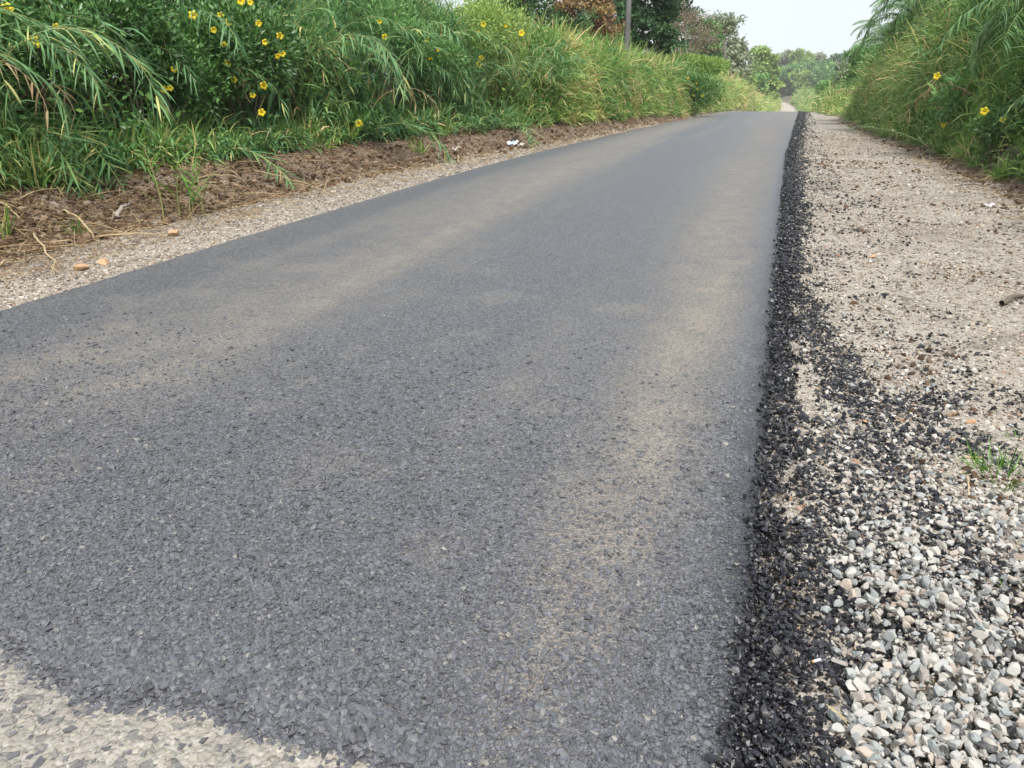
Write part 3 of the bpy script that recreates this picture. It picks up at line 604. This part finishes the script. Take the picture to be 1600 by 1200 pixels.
# ------------------------------------------------------------------ leafy bushes with yellow flowers
def bush_foliage(name, mat, rx, ry, rz_, n, leaf, lumps=9, up=.3):
    A = []; c = rvec(lumps) * np.array([rx, ry, rz_]) * .6; c[:, 2] = np.abs(c[:, 2]) * .9; cr = .42 + .25 * rng.random(lumps)
    i = rng.integers(lumps, size=n); u = rvec(n); rr = cr[i] * (.55 + .5 * rng.random(n) ** .6)
    P = c[i] + u * rr[:, None] * np.array([rx, ry, rz_]); D = u + rvec(n) * .8 + np.array([0, 0, up])
    V, Fq = leafquads(P, D, unit(u + rvec(n) * .5 + np.array([0, 0, .4])), leaf * (.6 + .7 * rng.random(n)), leaf * .45 * (.7 + .5 * rng.random(n)))
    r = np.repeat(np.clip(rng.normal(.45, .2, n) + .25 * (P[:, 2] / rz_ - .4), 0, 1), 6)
    return mesh(name, V, Fq, mat, r)
def flower_mesh():
    A = Acc(); n = 5; a = np.arange(n) * 2 * np.pi / n
    for k in range(n):
        ca, sa = math.cos(a[k]), math.sin(a[k]); t = np.array([-sa, ca, 0]); o_ = np.array([ca, sa, 0])
        rows = [(.008, .0, .006), (.016, .012, .013), (.032, .02, .020), (.047, .015, .009)]
        V = []
        for (rr, zz, hw) in rows: V += [o_ * rr - t * hw + [0, 0, zz], o_ * rr + [0, 0, zz + .003], o_ * rr + t * hw + [0, 0, zz]]
        Fq = [[3 * i + j, 3 * i + j + 1, 3 * i + j + 4, 3 * i + j + 3] for i in range(3) for j in range(2)]
        A.add(V, Fq, rng.random())
    v, fq = tube([[0, 0, -.03], [0, 0, -.01], [0, 0, .004]], [.003, .006, .009], 6); A.add(v, fq, .2); return A.mesh('flower', M['petal'])
FLM = [flower_mesh() for _ in range(3)]
def bush(px, py, size, label, flowers, name='flowering_bush', mat='bush_leaf', n=5200, leaf=.1, back=.5, cat='bush', fs=1.0, stem=True):
    P = hit(px, py, back); x, y = float(P[0]), float(P[1]); zb = float(Z(x, y))
    o = empty(name, (x, y, zb), label, cat); rx, ry, rz_ = size
    zc = max(P[2] - zb - rz_ * .3, .1)
    obj('foliage', bush_foliage('bush_foliage', M[mat], rx, ry, rz_, n, leaf), o, (0, 0, zc))
    if stem:
        A = Acc()
        for k in range(5):
            e = rvec(1)[0] * np.array([rx, ry, 0]) * .5; v, fq = tube([[0, 0, -.1], e * .4 + [0, 0, zc * .6], e + [0, 0, zc + rz_ * .4]], [.02, .014, .006], 5); A.add(v, fq)
        obj('stem', A.mesh('bush_stem', M['bark']), o)
    for fx, fy in flowers:
        r = ray(fx, fy); # nearest approach of the ray to the bush, pushed to its front
        c = np.array([x, y, zb + zc + rz_ * .25 - CAM_H]); t = float(c @ r / (r @ r)); Q = r * t
        off = max(rx, ry) * .72 / float(np.linalg.norm(r)); Q = r * (t - off); Q = Q + [0, 0, CAM_H]
        q = obj('flower', FLM[random.randrange(3)], o, tuple(Q - np.array([x, y, zb]))); s = fs * random.uniform(.9, 1.5); q.scale = (s, s, s)
        to = Vector((-Q[0] + random.uniform(-3, 3), -Q[1] + random.uniform(-3, 3), 1.6 - Q[2] + random.uniform(0, 4))); q.rotation_euler = to.to_track_quat('Z', 'Y').to_euler()
    return o
bush(375, 85, (1.25, 1.25, 1.1), 'dark leafy bush dotted with many yellow trumpet flowers', [(302, 24), (345, 24), (358, 35), (350, 70), (357, 99), (366, 125), (391, 4), (376, 2), (404, 37), (414, 66), (437, 56), (434, 88), (441, 84), (395, 149), (412, 134), (409, 176), (334, 47)], n=9000)
bush(265, 110, (.7, .7, .8), 'dark bush with three yellow flowers behind the brown dead reed', [(256, 140), (266, 138), (272, 108)], n=3200)
bush(40, 60, (.8, .9, .8), 'dark leafy bush with a few yellow flowers near the upper left corner', [(12, 14), (56, 66), (88, 42)], n=3500)
bush(200, 45, (.8, .8, .8), 'flowerless dark leafy bush behind the hanging reeds', [], name='leafy_bush', n=3500)
bush(600, 50, (1.0, 1.0, .7), 'green bush with two yellow flowers above the drooping reeds', [(593, 34), (601, 58)], n=3500, mat='tree_mid')
bush(560, 192, (.35, .35, .3), 'low leafy plant with one yellow flower just above the soil', [(561, 194)], n=600, back=.1, fs=1.2)
bush(680, 85, (.7, .7, .5), 'bush in the tall grass with three small yellow flowers', [(666, 62), (672, 91), (684, 78)], n=2200, mat='tree_mid')
bush(750, 30, (1.2, 1.2, .9), 'bright yellow green shrub with yellow flowers on top of the left bank', [(747, 50), (755, 38), (748, 101), (752, 91), (790, 40), (815, 52)], n=5000, mat='tree_yellowgreen', fs=1.2)
bush(1070, 138, (1.9, 1.9, 1.4), 'dark bush with small yellow flowers beside the road near the crest', [(1057, 125), (1075, 122), (1070, 145), (1088, 130), (1072, 160), (1062, 167), (1090, 139), (1098, 150), (1050, 120), (1083, 149), (1078, 132)], n=9000, leaf=.14, fs=1.25, back=1.3)
bush(1505, 150, (.55, .6, .55), 'broad leaved vine with a yellow flower on the right bank', [(1464, 119), (1474, 196)], name='broadleaf_vine', mat='tree_mid', n=380, leaf=.22, back=.15, cat='vine', fs=1.1)
bush(1575, 190, (.5, .5, .4), 'low green plant with two yellow flowers at the right photo edge', [(1567, 187), (1538, 174)], n=900, back=.2, fs=1.2)
bush(1080, 100, (2.4, 2.2, .8), 'feathery bright green shrub at the foot of the bare brown tree', [], name='feathery_shrub', mat='tree_yellowgreen', n=6000, leaf=.22, cat='shrub', back=3)

# ------------------------------------------------------------------ trees
def tree_meshes(seed, H, Wd, crown0, leaf, n, mat, bark='bark', lumps=16, bare=False, dens=1.0, flat=.75, vines=False):
    """trunk mesh and crown mesh. crown0: height fraction where the crown starts"""
    r_ = np.random.default_rng(seed); A = Acc(); tips = []
    t = np.linspace(0, 1, 9); lean = r_.normal(size=2) * .04 * H
    T = np.stack([lean[0] * t ** 2 + .15 * np.sin(t * 5 + seed), lean[1] * t ** 2, t * H * .86], -1); rad = H * .02
    v, fq = tube(T, np.interp(t, [0, .08, 1], [rad * 1.5, rad, rad * .22]), 8); A.add(v, fq)
    nb = lumps
    for i in range(nb):
        f = crown0 + (1 - crown0) * (i + .5) / nb * .9; P0 = np.array([np.interp(f * .95, t, T[:, k]) for k in range(3)])
        az = i * 2.4 + r_.normal() * .4; prof = math.sin(math.pi * min(1, (.25 + .72 * (f - crown0) / (1 - crown0)))) ** .7
        ln = Wd * .5 * prof * r_.uniform(.55, 1.0); rise = ln * r_.uniform(.15, .9)
        E = P0 + np.array([math.cos(az) * ln, math.sin(az) * ln, rise]); mid = P0 + (E - P0) * .5 + np.array([0, 0, -.12 * ln]) + r_.normal(size=3) * .05 * ln
        r0 = rad * .45 * (1 - .6 * f); v, fq = tube([P0, mid, E], [r0, r0 * .65, r0 * .2], 5); A.add(v, fq); tips.append(E)
        for j in range(3 if not bare else 7):
            D = unit(r_.normal(size=3) + np.array([0, 0, .5]) + (E - P0) / (ln + .01) * .6); S = mid + (E - mid) * r_.uniform(0, .9); L2 = ln * r_.uniform(.3, .6); E2 = S + D * L2
            K = [S, S + D * L2 * .5 + r_.normal(size=3) * .08 * L2, E2]; v, fq = tube(K, [r0 * .4, r0 * .25, r0 * .07], 4); A.add(v, fq); tips.append(E2)
            if bare:
                for q in range(4):
                    D3 = unit(D + r_.normal(size=3) * .8); S3 = S + D * L2 * r_.uniform(.3, 1); v, fq = tube([S3, S3 + D3 * L2 * .5], [r0 * .14, r0 * .04], 3); A.add(v, fq)
    tm = A.mesh('trunk', M[bark])
    tips = np.array(tips); tips = np.concatenate([tips, tips + r_.normal(size=tips.shape) * Wd * .07]); k = r_.integers(len(tips), size=n)
    cr = Wd * .13 * r_.uniform(.6, 1.35, len(tips)); u = unit(r_.normal(size=(n, 3))); u[:, 2] = np.where(u[:, 2] < -.3, -u[:, 2] * .5, u[:, 2])
    P = tips[k] + u * (cr[k] * (.35 + .75 * r_.random(n) ** .5))[:, None] * np.array([1, 1, flat])
    if vines: m = r_.random(n) < .22; P[m, 2] -= r_.random(m.sum()) * H * .4
    D = u + unit(r_.normal(size=(n, 3))) * .9 + [0, 0, -.25]
    V, Fq = leafquads(P, D, unit(u + unit(r_.normal(size=(n, 3))) * .6 + [0, 0, .5]), leaf * (.6 + .8 * r_.random(n)), leaf * .55 * (.7 + .6 * r_.random(n)))
    base = r_.random(len(tips))
    rr = np.repeat(np.clip(.25 + .5 * base[k] + r_.normal(size=n) * .14, 0, 1), 6)
    return tm, mesh('crown', V, Fq, M[mat], rr)
def tree(name, px, toprow, D, wpx, label, mat, seed, crown0=.3, leaf=None, n=14000, cat='tree', **k):
    x, y = at(px, D); zb = float(Z(x, y)) - .1; H = max(topz(px, toprow, D) - zb, 2.0) / .95; Wd = wpx / 1310 * D
    o = empty(name, (x, y, zb), label, cat); tm, cm = tree_meshes(seed, H, Wd, crown0, leaf or max(.09, D * .0042), n, mat, **k)
    obj('trunk', tm, o); obj('crown', cm, o); return o
tree('broadleaf_tree', 820, -150, 40, 190, 'very dark green tree rising behind the left bank beyond the rust coloured tree', 'tree_dark', 1, .15, n=20000)
tree('rust_leaved_tree', 905, -25, 46, 135, 'rust red and green leaved tree between the dark tree and the wooden pole', 'tree_rust', 2, .15, n=16000)
tree('broadleaf_tree', 952, -20, 62, 85, 'thin bronze leaved tree left of the wooden pole', 'tree_bronze', 3, .25, n=6500)
tree('broadleaf_tree', 1000, -70, 52, 100, 'dense glossy green tree directly behind the wooden pole', 'tree_dark', 4, .1, n=26000, lumps=20)
tree('broadleaf_tree', 958, 45, 50, 50, 'small green tree at the foot of the wooden pole', 'tree_mid', 14, .1, n=5000)
tree('slender_tree', 1052, -45, 68, 75, 'tall slender dark tree with open crown cut by the photo top', 'tree_dark', 5, .45, n=5500, flat=.6)
tree('bare_tree', 1062, 18, 60, 110, 'half bare brown tree with pale branching limbs', 'tree_bronze', 6, .2, n=5200, bark='pale_bark', bare=True, leaf=.16)
tree('broadleaf_tree', 1098, 22, 85, 60, 'dark green tree between the bare tree and the tall vine hung tree', 'tree_mid', 7, .3, n=9000)
tree('vine_hung_tree', 1120, 16, 98, 88, 'tall grey green tree hung with pale vines behind the pole with a crossarm', 'tree_grey', 8, .12, n=13000, vines=True, bark='pale_bark', lumps=20)
tree('broadleaf_tree', 1141, 52, 108, 36, 'small grey green tree right of the vine hung tree', 'tree_grey', 9, .3, n=5000)
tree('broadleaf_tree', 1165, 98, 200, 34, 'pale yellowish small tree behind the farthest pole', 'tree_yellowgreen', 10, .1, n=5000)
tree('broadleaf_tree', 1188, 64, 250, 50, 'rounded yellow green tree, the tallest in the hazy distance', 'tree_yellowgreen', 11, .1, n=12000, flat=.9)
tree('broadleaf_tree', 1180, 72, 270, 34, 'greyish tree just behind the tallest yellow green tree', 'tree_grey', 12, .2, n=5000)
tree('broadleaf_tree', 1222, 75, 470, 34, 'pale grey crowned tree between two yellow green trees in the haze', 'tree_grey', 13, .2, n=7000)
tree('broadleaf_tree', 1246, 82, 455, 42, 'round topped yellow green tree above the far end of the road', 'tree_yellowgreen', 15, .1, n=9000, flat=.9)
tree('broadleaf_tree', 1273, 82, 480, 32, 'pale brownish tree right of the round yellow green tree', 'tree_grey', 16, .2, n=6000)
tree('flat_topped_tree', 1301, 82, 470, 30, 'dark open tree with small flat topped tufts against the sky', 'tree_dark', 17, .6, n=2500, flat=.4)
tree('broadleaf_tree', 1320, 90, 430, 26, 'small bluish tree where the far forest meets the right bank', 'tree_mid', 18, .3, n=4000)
for i, (px, row, D, wp, mt) in enumerate([(1205, 108, 440, 40, 'tree_mid'), (1232, 108, 440, 44, 'tree_mid'), (1262, 104, 430, 50, 'tree_mid'), (1290, 100, 420, 48, 'tree_mid'), (1312, 104, 400, 46, 'tree_mid'), (1220, 118, 430, 50, 'tree_dark'), (1250, 120, 425, 46, 'tree_yellowgreen'), (1278, 118, 420, 50, 'tree_mid'), (1302, 120, 300, 44, 'tree_dark'), (1175, 112, 240, 40, 'tree_mid'), (1155, 116, 210, 36, 'tree_grey'), (1322, 108, 200, 50, 'tree_mid')]):
    o = tree('forest_tree', px, row, D, wp, 'hazy green tree in the row closing the end of the road', mt, 30 + i, .05, n=6000, lumps=12); o['group'] = 'trees closing the end of the road'
for i in range(46):
    px = 700 + 14.5 * i + random.uniform(-8, 8); D = random.uniform(560, 700) if px > 1120 else random.uniform(120, 220)
    if i < 9:
        mm = tree_meshes(60 + i, 17, 11, .08, .9, 3500, ['tree_mid', 'tree_dark', 'tree_grey'][i % 3]); 
        if i == 0: BACK = []
        BACK.append(mm)
    x, y = at(px, D); o = empty('forest_tree', (x, y, float(Z(x, y)) - .3), 'forest tree standing behind the front rows in the background', 'tree', 'forest trees in the background', rz=random.random() * 6, s=random.uniform(.8, 1.1) * (.55 if px < 1120 else 1.35))
    mm = BACK[i % len(BACK)]; obj('trunk', mm[0], o); obj('crown', mm[1], o)
# drooping olive thickets right of the far road
for i, (px, row, D, wp, lab) in enumerate([(1330, 100, 75, 60, 'drooping olive brown thicket on the right where the road drops away'), (1352, 72, 55, 70, 'dark feathery thicket at the crest on the right bank'), (1300, 128, 120, 40, 'low hazy bush right of the far road')]):
    tree('roadside_thicket', px, row, D, wp, lab, ['tree_grey', 'tree_mid', 'tree_mid'][i], 50 + i, .05, n=11000, flat=1.2, cat='thicket', vines=True)

# ------------------------------------------------------------------ oil palms
def frond_mesh(L, droop, mat):
    n = 16; t = np.linspace(0, 1, n + 1); e = R(58) - R(58 + droop) * t ** 1.1
    dirs = np.stack([np.cos(e), 0 * e, np.sin(e)], -1); P = np.concatenate([[[0, 0, 0]], np.cumsum(dirs[:-1] * L / n, 0)])
    A = Acc(); v, fq = tube(P, np.interp(t, [0, 1], [.022, .004]), 4); A.add(v, fq, .9)
    m = 110; s = np.linspace(.14, 1, m); idx = s * n; i0 = np.minimum(idx.astype(int), n - 1); fr = (idx - i0)[:, None]; pb = P[i0] * (1 - fr) + P[i0 + 1] * fr
    sd_ = np.where(np.arange(m) % 2, 1, -1)[:, None] * np.array([0, 1., 0]); d0 = dirs[i0] * .55 + sd_ * .8 + rng.normal(size=(m, 3)) * .1
    V, Fq, r = blades(pb, d0, .62 * np.sin(np.pi * (.12 + .8 * s)) + .06, .03, .45 + .3 * rng.random(m), 4); A.add(V, Fq, r); return A.mesh('frond', mat)
FR = [frond_mesh(3.0, dr, M['palm_leaf']) for dr in (60, 90, 120)]
def palm(px, row, D, label, s=1.0, nf=18, rot=0.):
    x, y = at(px, D); zb = float(Z(x, y)); zc = topz(px, row, D) - zb
    o = empty('oil_palm', (x, y, zb), label, 'palm', rz=rot)
    v, fq = tube([[0, 0, -.1], [.03, 0, zc * .5], [0, 0, zc]], [.26, .22, .2], 9); obj('trunk', mesh('palm_trunk', v, fq, M['bark']), o)
    for k in range(nf):
        q = obj('frond', FR[k % 3], o, (0, 0, zc)); q.rotation_euler = (0, R(-38 + 55 * (k % 5) / 4), k * 2.4 + random.uniform(-.2, .2)); q.scale = (s, s, s)
palm(1376, 72, 36, 'farthest oil palm, whose fronds stand against the sky', s=.75, nf=22, rot=1.)
palm(1665, 30, 15, 'oil palm beyond the right photo edge whose fronds reach over the bank', s=.95, nf=22, rot=.6)
palm(1412, 40, 31, 'middle oil palm merging into the right bank', s=.85, nf=24)
palm(1475, 10, 25, 'nearest oil palm with dark drooping fronds over the right bank', s=.9, nf=24, rot=2.)
# ------------------------------------------------------------------ poles
def pole(px, row, D, label, arm=None):
    x, y = at(px, D); zb = float(Z(x, y)); H = topz(px, row, D) - zb
    o = empty('utility_pole', (x, y, zb), label, 'utility pole'); v, fq = tube([[0, 0, -.3], [0, 0, H * .5], [0, 0, H], [0, 0, H + .01]], [.14, .12, .09, .001], 12)
    obj('pole', mesh('pole', v, fq, M['pole_wood'], smooth=True), o)
    A = Acc(); w_ = 1.0; za = H - .4
    v, fq = tube([[-w_, .1, za], [-w_, .1, za], [w_, .1, za], [w_, .1, za]], [.001, .05, .05, .001], 4); A.add(v, fq); ca = obj('crossarm', A.mesh('crossarm', M['dark_metal']), o)
    for q in (-.9, 0, .9):
        v, fq = tube([[q, .1, za + .04], [q, .1, za + .1], [q, .1, za + .2], [q, .1, za + .24]], [.02, .05, .035, .002], 8); obj('insulator', mesh('insulator', v, fq, M['dark_metal']), ca)
pole(976, -90, 36, 'tall grey wooden utility pole rising out of the grass')
pole(1127, 64, 84, 'dark utility pole with a crossarm before the vine hung tree')
pole(1163, 102, 150, 'farthest small utility pole with a crossarm in the haze')

# ------------------------------------------------------------------ small things lying about
def crumple(name, w_, h_, mat, amp, label, cat, px, py, rz=0., lift=.01, fold=.5, thick=.004):
    m = 12; u, v = np.meshgrid(np.linspace(-1, 1, m), np.linspace(-1, 1, m)); sd = random.random() * 50
    x = u * w_ / 2 + (fbm(u + sd, v, 2, 2) - .5) * w_ * .3; y = v * h_ / 2 + (fbm(u + sd + 9, v, 2, 2) - .5) * h_ * .3; z = amp * (fbm(u + sd, v + 5, 1.7, 3) + fold * np.abs(u))
    V = np.stack([x, y, z], -1).reshape(-1, 3); i = np.arange(m - 1)[:, None] * m + np.arange(m - 1)[None]; Fq = np.stack([i, i + 1, i + m + 1, i + m], -1).reshape(-1, 4)
    V2 = V - [0, 0, thick]; n0 = len(V); P = G(px, py)
    ring = list(range(m - 1)) + [m * k + m - 1 for k in range(m - 1)] + [m * (m - 1) + k for k in range(m - 1, 0, -1)] + [m * k for k in range(m - 1, 0, -1)]
    rim = [[ring[k], ring[(k + 1) % len(ring)], ring[(k + 1) % len(ring)] + n0, ring[k] + n0] for k in range(len(ring))]
    o = obj(name, mesh(name, np.concatenate([V, V2]), [Fq, Fq[:, ::-1] + n0, np.array(rim)], mat), loc=(P[0], P[1], P[2] + lift), label=label, category=cat); o.rotation_euler = (.15, -.2, rz); return o
wr = crumple('plastic_wrapper', .30, .2, M['white_plastic'], .13, 'crumpled blue and white plastic wrapper lying on the left verge', 'wrapper', 801, 231, .5)
q = crumple('printed_panel', .15, .12, M['blue_plastic'], .06, '', '', 801, 231); q.parent = wr; q.location = (-.03, -.06, .075); del q['label']; del q['category']
crumple('paper_piece', .15, .11, M['paper'], .08, 'small cream paper piece beside the blue and white wrapper', 'paper', 814, 231, 1.2)
crumple('paper_scrap', .13, .10, M['paper'], .09, 'small white paper scrap standing on the verge left of the road', 'paper', 713, 244, .3, .04)
crumple('plastic_scrap', .10, .06, M['white_plastic'], .04, 'small white plastic scrap at the foot of the right bank', 'plastic scrap', 1546, 326, .3)
crumple('paper_scrap', .07, .05, M['white_plastic'], .03, 'tiny white scrap on the right verge near the crest', 'paper', 1282, 178, .3)
def stick(px0, py0, px1, py1, r0, r1, mat, name, label, cat, lift=.03, bow=.03, k=6):
    A_, B_ = G(px0, py0), G(px1, py1); A_[2] += lift; B_[2] += lift * .5; c = (A_ + B_) / 2; n = 10; t = np.linspace(0, 1, n)[:, None]
    P = A_ + (B_ - A_) * t + np.array([0, 0, 1]) * (np.sin(np.pi * t) * bow) + rng.normal(size=(n, 3)) * float(np.linalg.norm(B_ - A_)) * .008
    P[:, 2] = np.maximum(P[:, 2], Z(P[:, 0], P[:, 1]) + r0)
    v, fq = tube(P - c, np.linspace(r0, r1, n), k); return obj(name, mesh(name, v, fq, mat, smooth=True), loc=tuple(c), label=label, category=cat)
stick(53, 375, 93, 430, .014, .006, M['dry_cane'], 'dry_stalk', 'straight pale dry stalk pointing at the road on the near left verge', 'stalk')
stick(150, 376, 262, 371, .012, .006, M['dry_cane'], 'dry_stalk', 'long pale stalk lying level along the left verge', 'stalk')
stick(98, 337, 150, 376, .012, .01, M['dry_cane'], 'dry_stalk', 'curved pale stalk running down the brown soil to the level stalk', 'stalk', bow=.08)
stick(14, 318, 138, 302, .012, .005, M['dry_cane'], 'dry_stalk', 'long dry stalk across the soil under the hanging reeds', 'stalk', bow=.06)
stick(0, 322, 32, 346, .012, .008, M['dry_cane'], 'dry_stalk', 'short dry stalk at the left photo edge', 'stalk')
stick(0, 421, 22, 412, .012, .008, M['dry_cane'], 'dry_stalk', 'stub of dry stalk at the lower left corner of the soil bank', 'stalk')
stick(310, 283, 378, 287, .012, .006, M['dry_cane'], 'dry_stalk', 'dry stalk on the soil below the brown dead reed', 'stalk', bow=.05)
stick(400, 275, 530, 312, .010, .004, M['dry_cane'], 'dry_stalk', 'long thin dry stalk slanting from the soil down to the asphalt edge', 'stalk', bow=.05)
stick(715, 248, 717, 258, .018, .014, M['dry_cane'], 'wood_chip', 'short pale wood chip beside the white paper scrap', 'wood chip')
stick(182, 350, 207, 322, .035, .012, M['wood_grey'], 'dead_wood', 'weathered grey piece of split wood on the brown soil', 'wood', bow=.06)
stick(1565, 480, 1600, 466, .022, .012, M['bark'], 'dead_wood', 'dark stick on the right verge at the photo edge', 'wood', bow=.02)
stick(1506, 720, 1534, 719, .006, .004, M['dry_cane'], 'twig', 'short tan twig between the crushed stone and the grass tuft', 'twig', lift=.012, bow=.0)
stick(1510, 748, 1512, 778, .005, .004, M['dry_cane'], 'twig', 'thin dry twig pointing at the camera beside the grass tuft', 'twig', lift=.012, bow=.01)
P0 = G(1274, 1053)
cb = empty('cigarette_butt', (P0[0], P0[1], P0[2] + .045), 'white cigarette butt lying on the black crumbs', 'cigarette butt', rz=.65)
v, fq = tube([[-.013, 0, 0], [-.013, 0, 0], [.010, 0, .001], [.010, 0, .001]], [.0005, .0042, .004, .0005], 10); obj('paper_tube', mesh('paper_tube', v, fq, M['white_plastic'], smooth=True), cb)
v, fq = tube([[-.0185, 0, 0], [-.0185, 0, 0], [-.0131, 0, 0], [-.0131, 0, 0]], [.0005, .0042, .0042, .0005], 10); obj('filter', mesh('filter', v, fq, M['filter_paper'], smooth=True), cb)
def leaf(px, py, L, W, mat, label, rz, name='dead_leaf', lift=.015, curl=.25):
    P = G(px, py); n = 9; t = np.linspace(-1, 1, n); V = []
    for s_ in (-1, 0, 1):
        for k in range(n): V.append([t[k] * L / 2, s_ * W / 2 * math.sqrt(max(0, 1 - t[k] ** 2)) , curl * L * (abs(s_) * .25 + t[k] ** 2 * .2)])
    V = np.array(V); V = np.concatenate([V, V - [0, 0, .0012]]); Fq = [[s_ * n + k, s_ * n + k + 1, (s_ + 1) * n + k + 1, (s_ + 1) * n + k] for s_ in range(2) for k in range(n - 1)]; Fq = np.array(Fq)
    o = obj(name, mesh(name, V, np.concatenate([Fq, Fq[:, ::-1] + 3 * n]), mat, np.full(len(V), .6)), loc=(P[0], P[1], P[2] + lift), label=label, category='leaf'); o.rotation_euler = (.1, .1, rz)
leaf(1351, 664, .045, .018, M['dead_leaf'], 'orange dead leaf among the white stones beside the black streak', 1.9)
leaf(820, 752, .035, .02, M['paper'], 'small pale leaf fragment on the middle of the asphalt', .4, lift=.008)
def rock(px, py, s_, mat, label, fl=.6):
    P = G(px, py); v, fq, r = stones(np.array([0.]), np.array([0.]), np.array([s_ * .15]), np.array([s_]), fl, .05, 'rock', .2); obj('stone', mesh('stone', v, fq, mat, r), loc=tuple(P), label=label, category='stone')
rock(1515, 660, .055, M['orange_stone'], 'rounded orange stone on the right verge above the grass tuft')
rock(1362, 403, .075, M['orange_stone'], 'brownish pebble on the right verge left of the dark clods')
rock(510, 887 - 664 + 215, .01, M['orange_stone'], 'x') if False else None
rock(128, 424, .16, M['orange_stone'], 'reddish stone on the near left verge beside the asphalt')
rock(163, 414, .13, M['orange_stone'], 'second reddish stone farther along the near left verge')
rock(272, 370, .16, M['orange_stone'], 'reddish brown stone at the end of the level dry stalk')
def tuft(px, py, n, Lr, rad, label, name='grass_tuft', spread=1.1, mat='grass_leaf', wd=(.004, .008), sag=(.1, .8)):
    P = G(px, py); obj(name, clump_mesh(name, M[mat], n, Lr, rad, spread, wd, sag), loc=tuple(P), label=label, category='grass tuft')
tuft(1570, 742, 190, (.06, .2), .12, 'green grass tuft growing at the edge of the crushed stone')
tuft(1562, 765, 40, (.03, .09), .04, 'smaller grass tuft just below the green one at the right')
tuft(1595, 690, 40, (.04, .1), .04, 'grass tuft cut by the right photo edge')
tuft(1598, 830, 45, (.04, .09), .05, 'grass tuft behind the black crumbs at the right photo edge')
tuft(1600, 930, 45, (.04, .09), .05, 'short grass beside the white stones at the right photo edge')
tuft(1535, 790, 25, (.03, .08), .05, 'dry grass wisps at the edge of the crushed stone', mat='dry_leaf')
tuft(123, 370, 40, (.1, .3), .07, 'yellow green grass tuft on the near left soil', wd=(.006, .012))
tuft(8, 375, 30, (.2, .45), .06, 'broad bladed tuft at the left photo edge', spread=.4, wd=(.012, .02))
tuft(655, 240, 50, (.2, .45), .15, 'bright tuft standing on bare soil below the arching reeds', wd=(.01, .018))
tuft(505, 235, 30, (.2, .5), .12, 'tuft on the bare soil left of the yellow flower', wd=(.01, .018))
tuft(690, 215, 40, (.3, .6), .15, 'tuft hanging over the soil beside the white paper scrap', wd=(.01, .018))
for k, (px, py, h_) in enumerate([(257, 345, 1.0), (281, 338, .85), (303, 335, .9), (318, 340, .6), (298, 343, .45)]):
    P = G(px, py); ms = cane_mesh(M['grass_leaf'], M['cane'], h_, 89, 62, 11, .38, seg=10, bare=.15)
    reed('young_reed', ms, P, rng.random() * 6.28, 1, ['tallest young reed of five standing on the brown soil', 'second young reed from the left in the row of five', 'middle young reed with broad leaves in the row of five', 'rightmost young reed of five at the verge', 'shortest young reed of the five on the brown soil'][k])
# green reed bent down over the right verge
Pa, Pb = G(1450, 232), G(1345, 217); ax = Pb - Pa; LL = float(np.linalg.norm(ax)); (S_, L_) = cane_parts(LL, 6, -5, 30, .42, seg=10, bare=.2)
o = reed('fallen_reed', (mesh('fallen_stem', S_[0], S_[1], M['cane']), mesh('fallen_leaves', L_[0], L_[1], M['reed_leaf'], L_[2])), Pa + [0, 0, .06], math.atan2(ax[1], ax[0]), 1, 'green reed bent down flat across the right verge')
P = G(1287, 1125); V_, F_, r_ = blades([[0, 0, .0]], [[.75, -.65, .1]], .075, .007, .3, 8); V2_, F2_, r2_ = blades([[0.012, -.02, .002]], [[.9, -.3, .1]], .05, .005, .5, 6)
obj('bent_straw', Acc().add(V_, F_, .7).add(V2_, F2_, .9).mesh('bent_straw', M['yellow_dry']), loc=(P[0], P[1], P[2] + .045), label='pale bent grass blade lying on the black crumbs near the bottom', category='straw')

# ------------------------------------------------------------------ haze
hz_v = np.array([(x, y, z) for z in (-40, 62) for y in (-40, 1010) for x in (-640, 640)], float)
hz_f = np.array([(0, 2, 3, 1), (4, 5, 7, 6), (0, 1, 5, 4), (2, 6, 7, 3), (0, 4, 6, 2), (1, 3, 7, 5)])
q = NT('haze'); pv = q.n('ShaderNodeVolumePrincipled'); pv.inputs['Color'].default_value = (1, 1, 1, 1); pv.inputs['Density'].default_value = .0003; pv.inputs['Anisotropy'].default_value = 0
q.l(pv.outputs[0], q.out.inputs['Volume']); hz = obj('haze', mesh('haze', hz_v, hz_f, q.m), kind='stuff', label='thin pale haze filling the air over the road', category='haze')
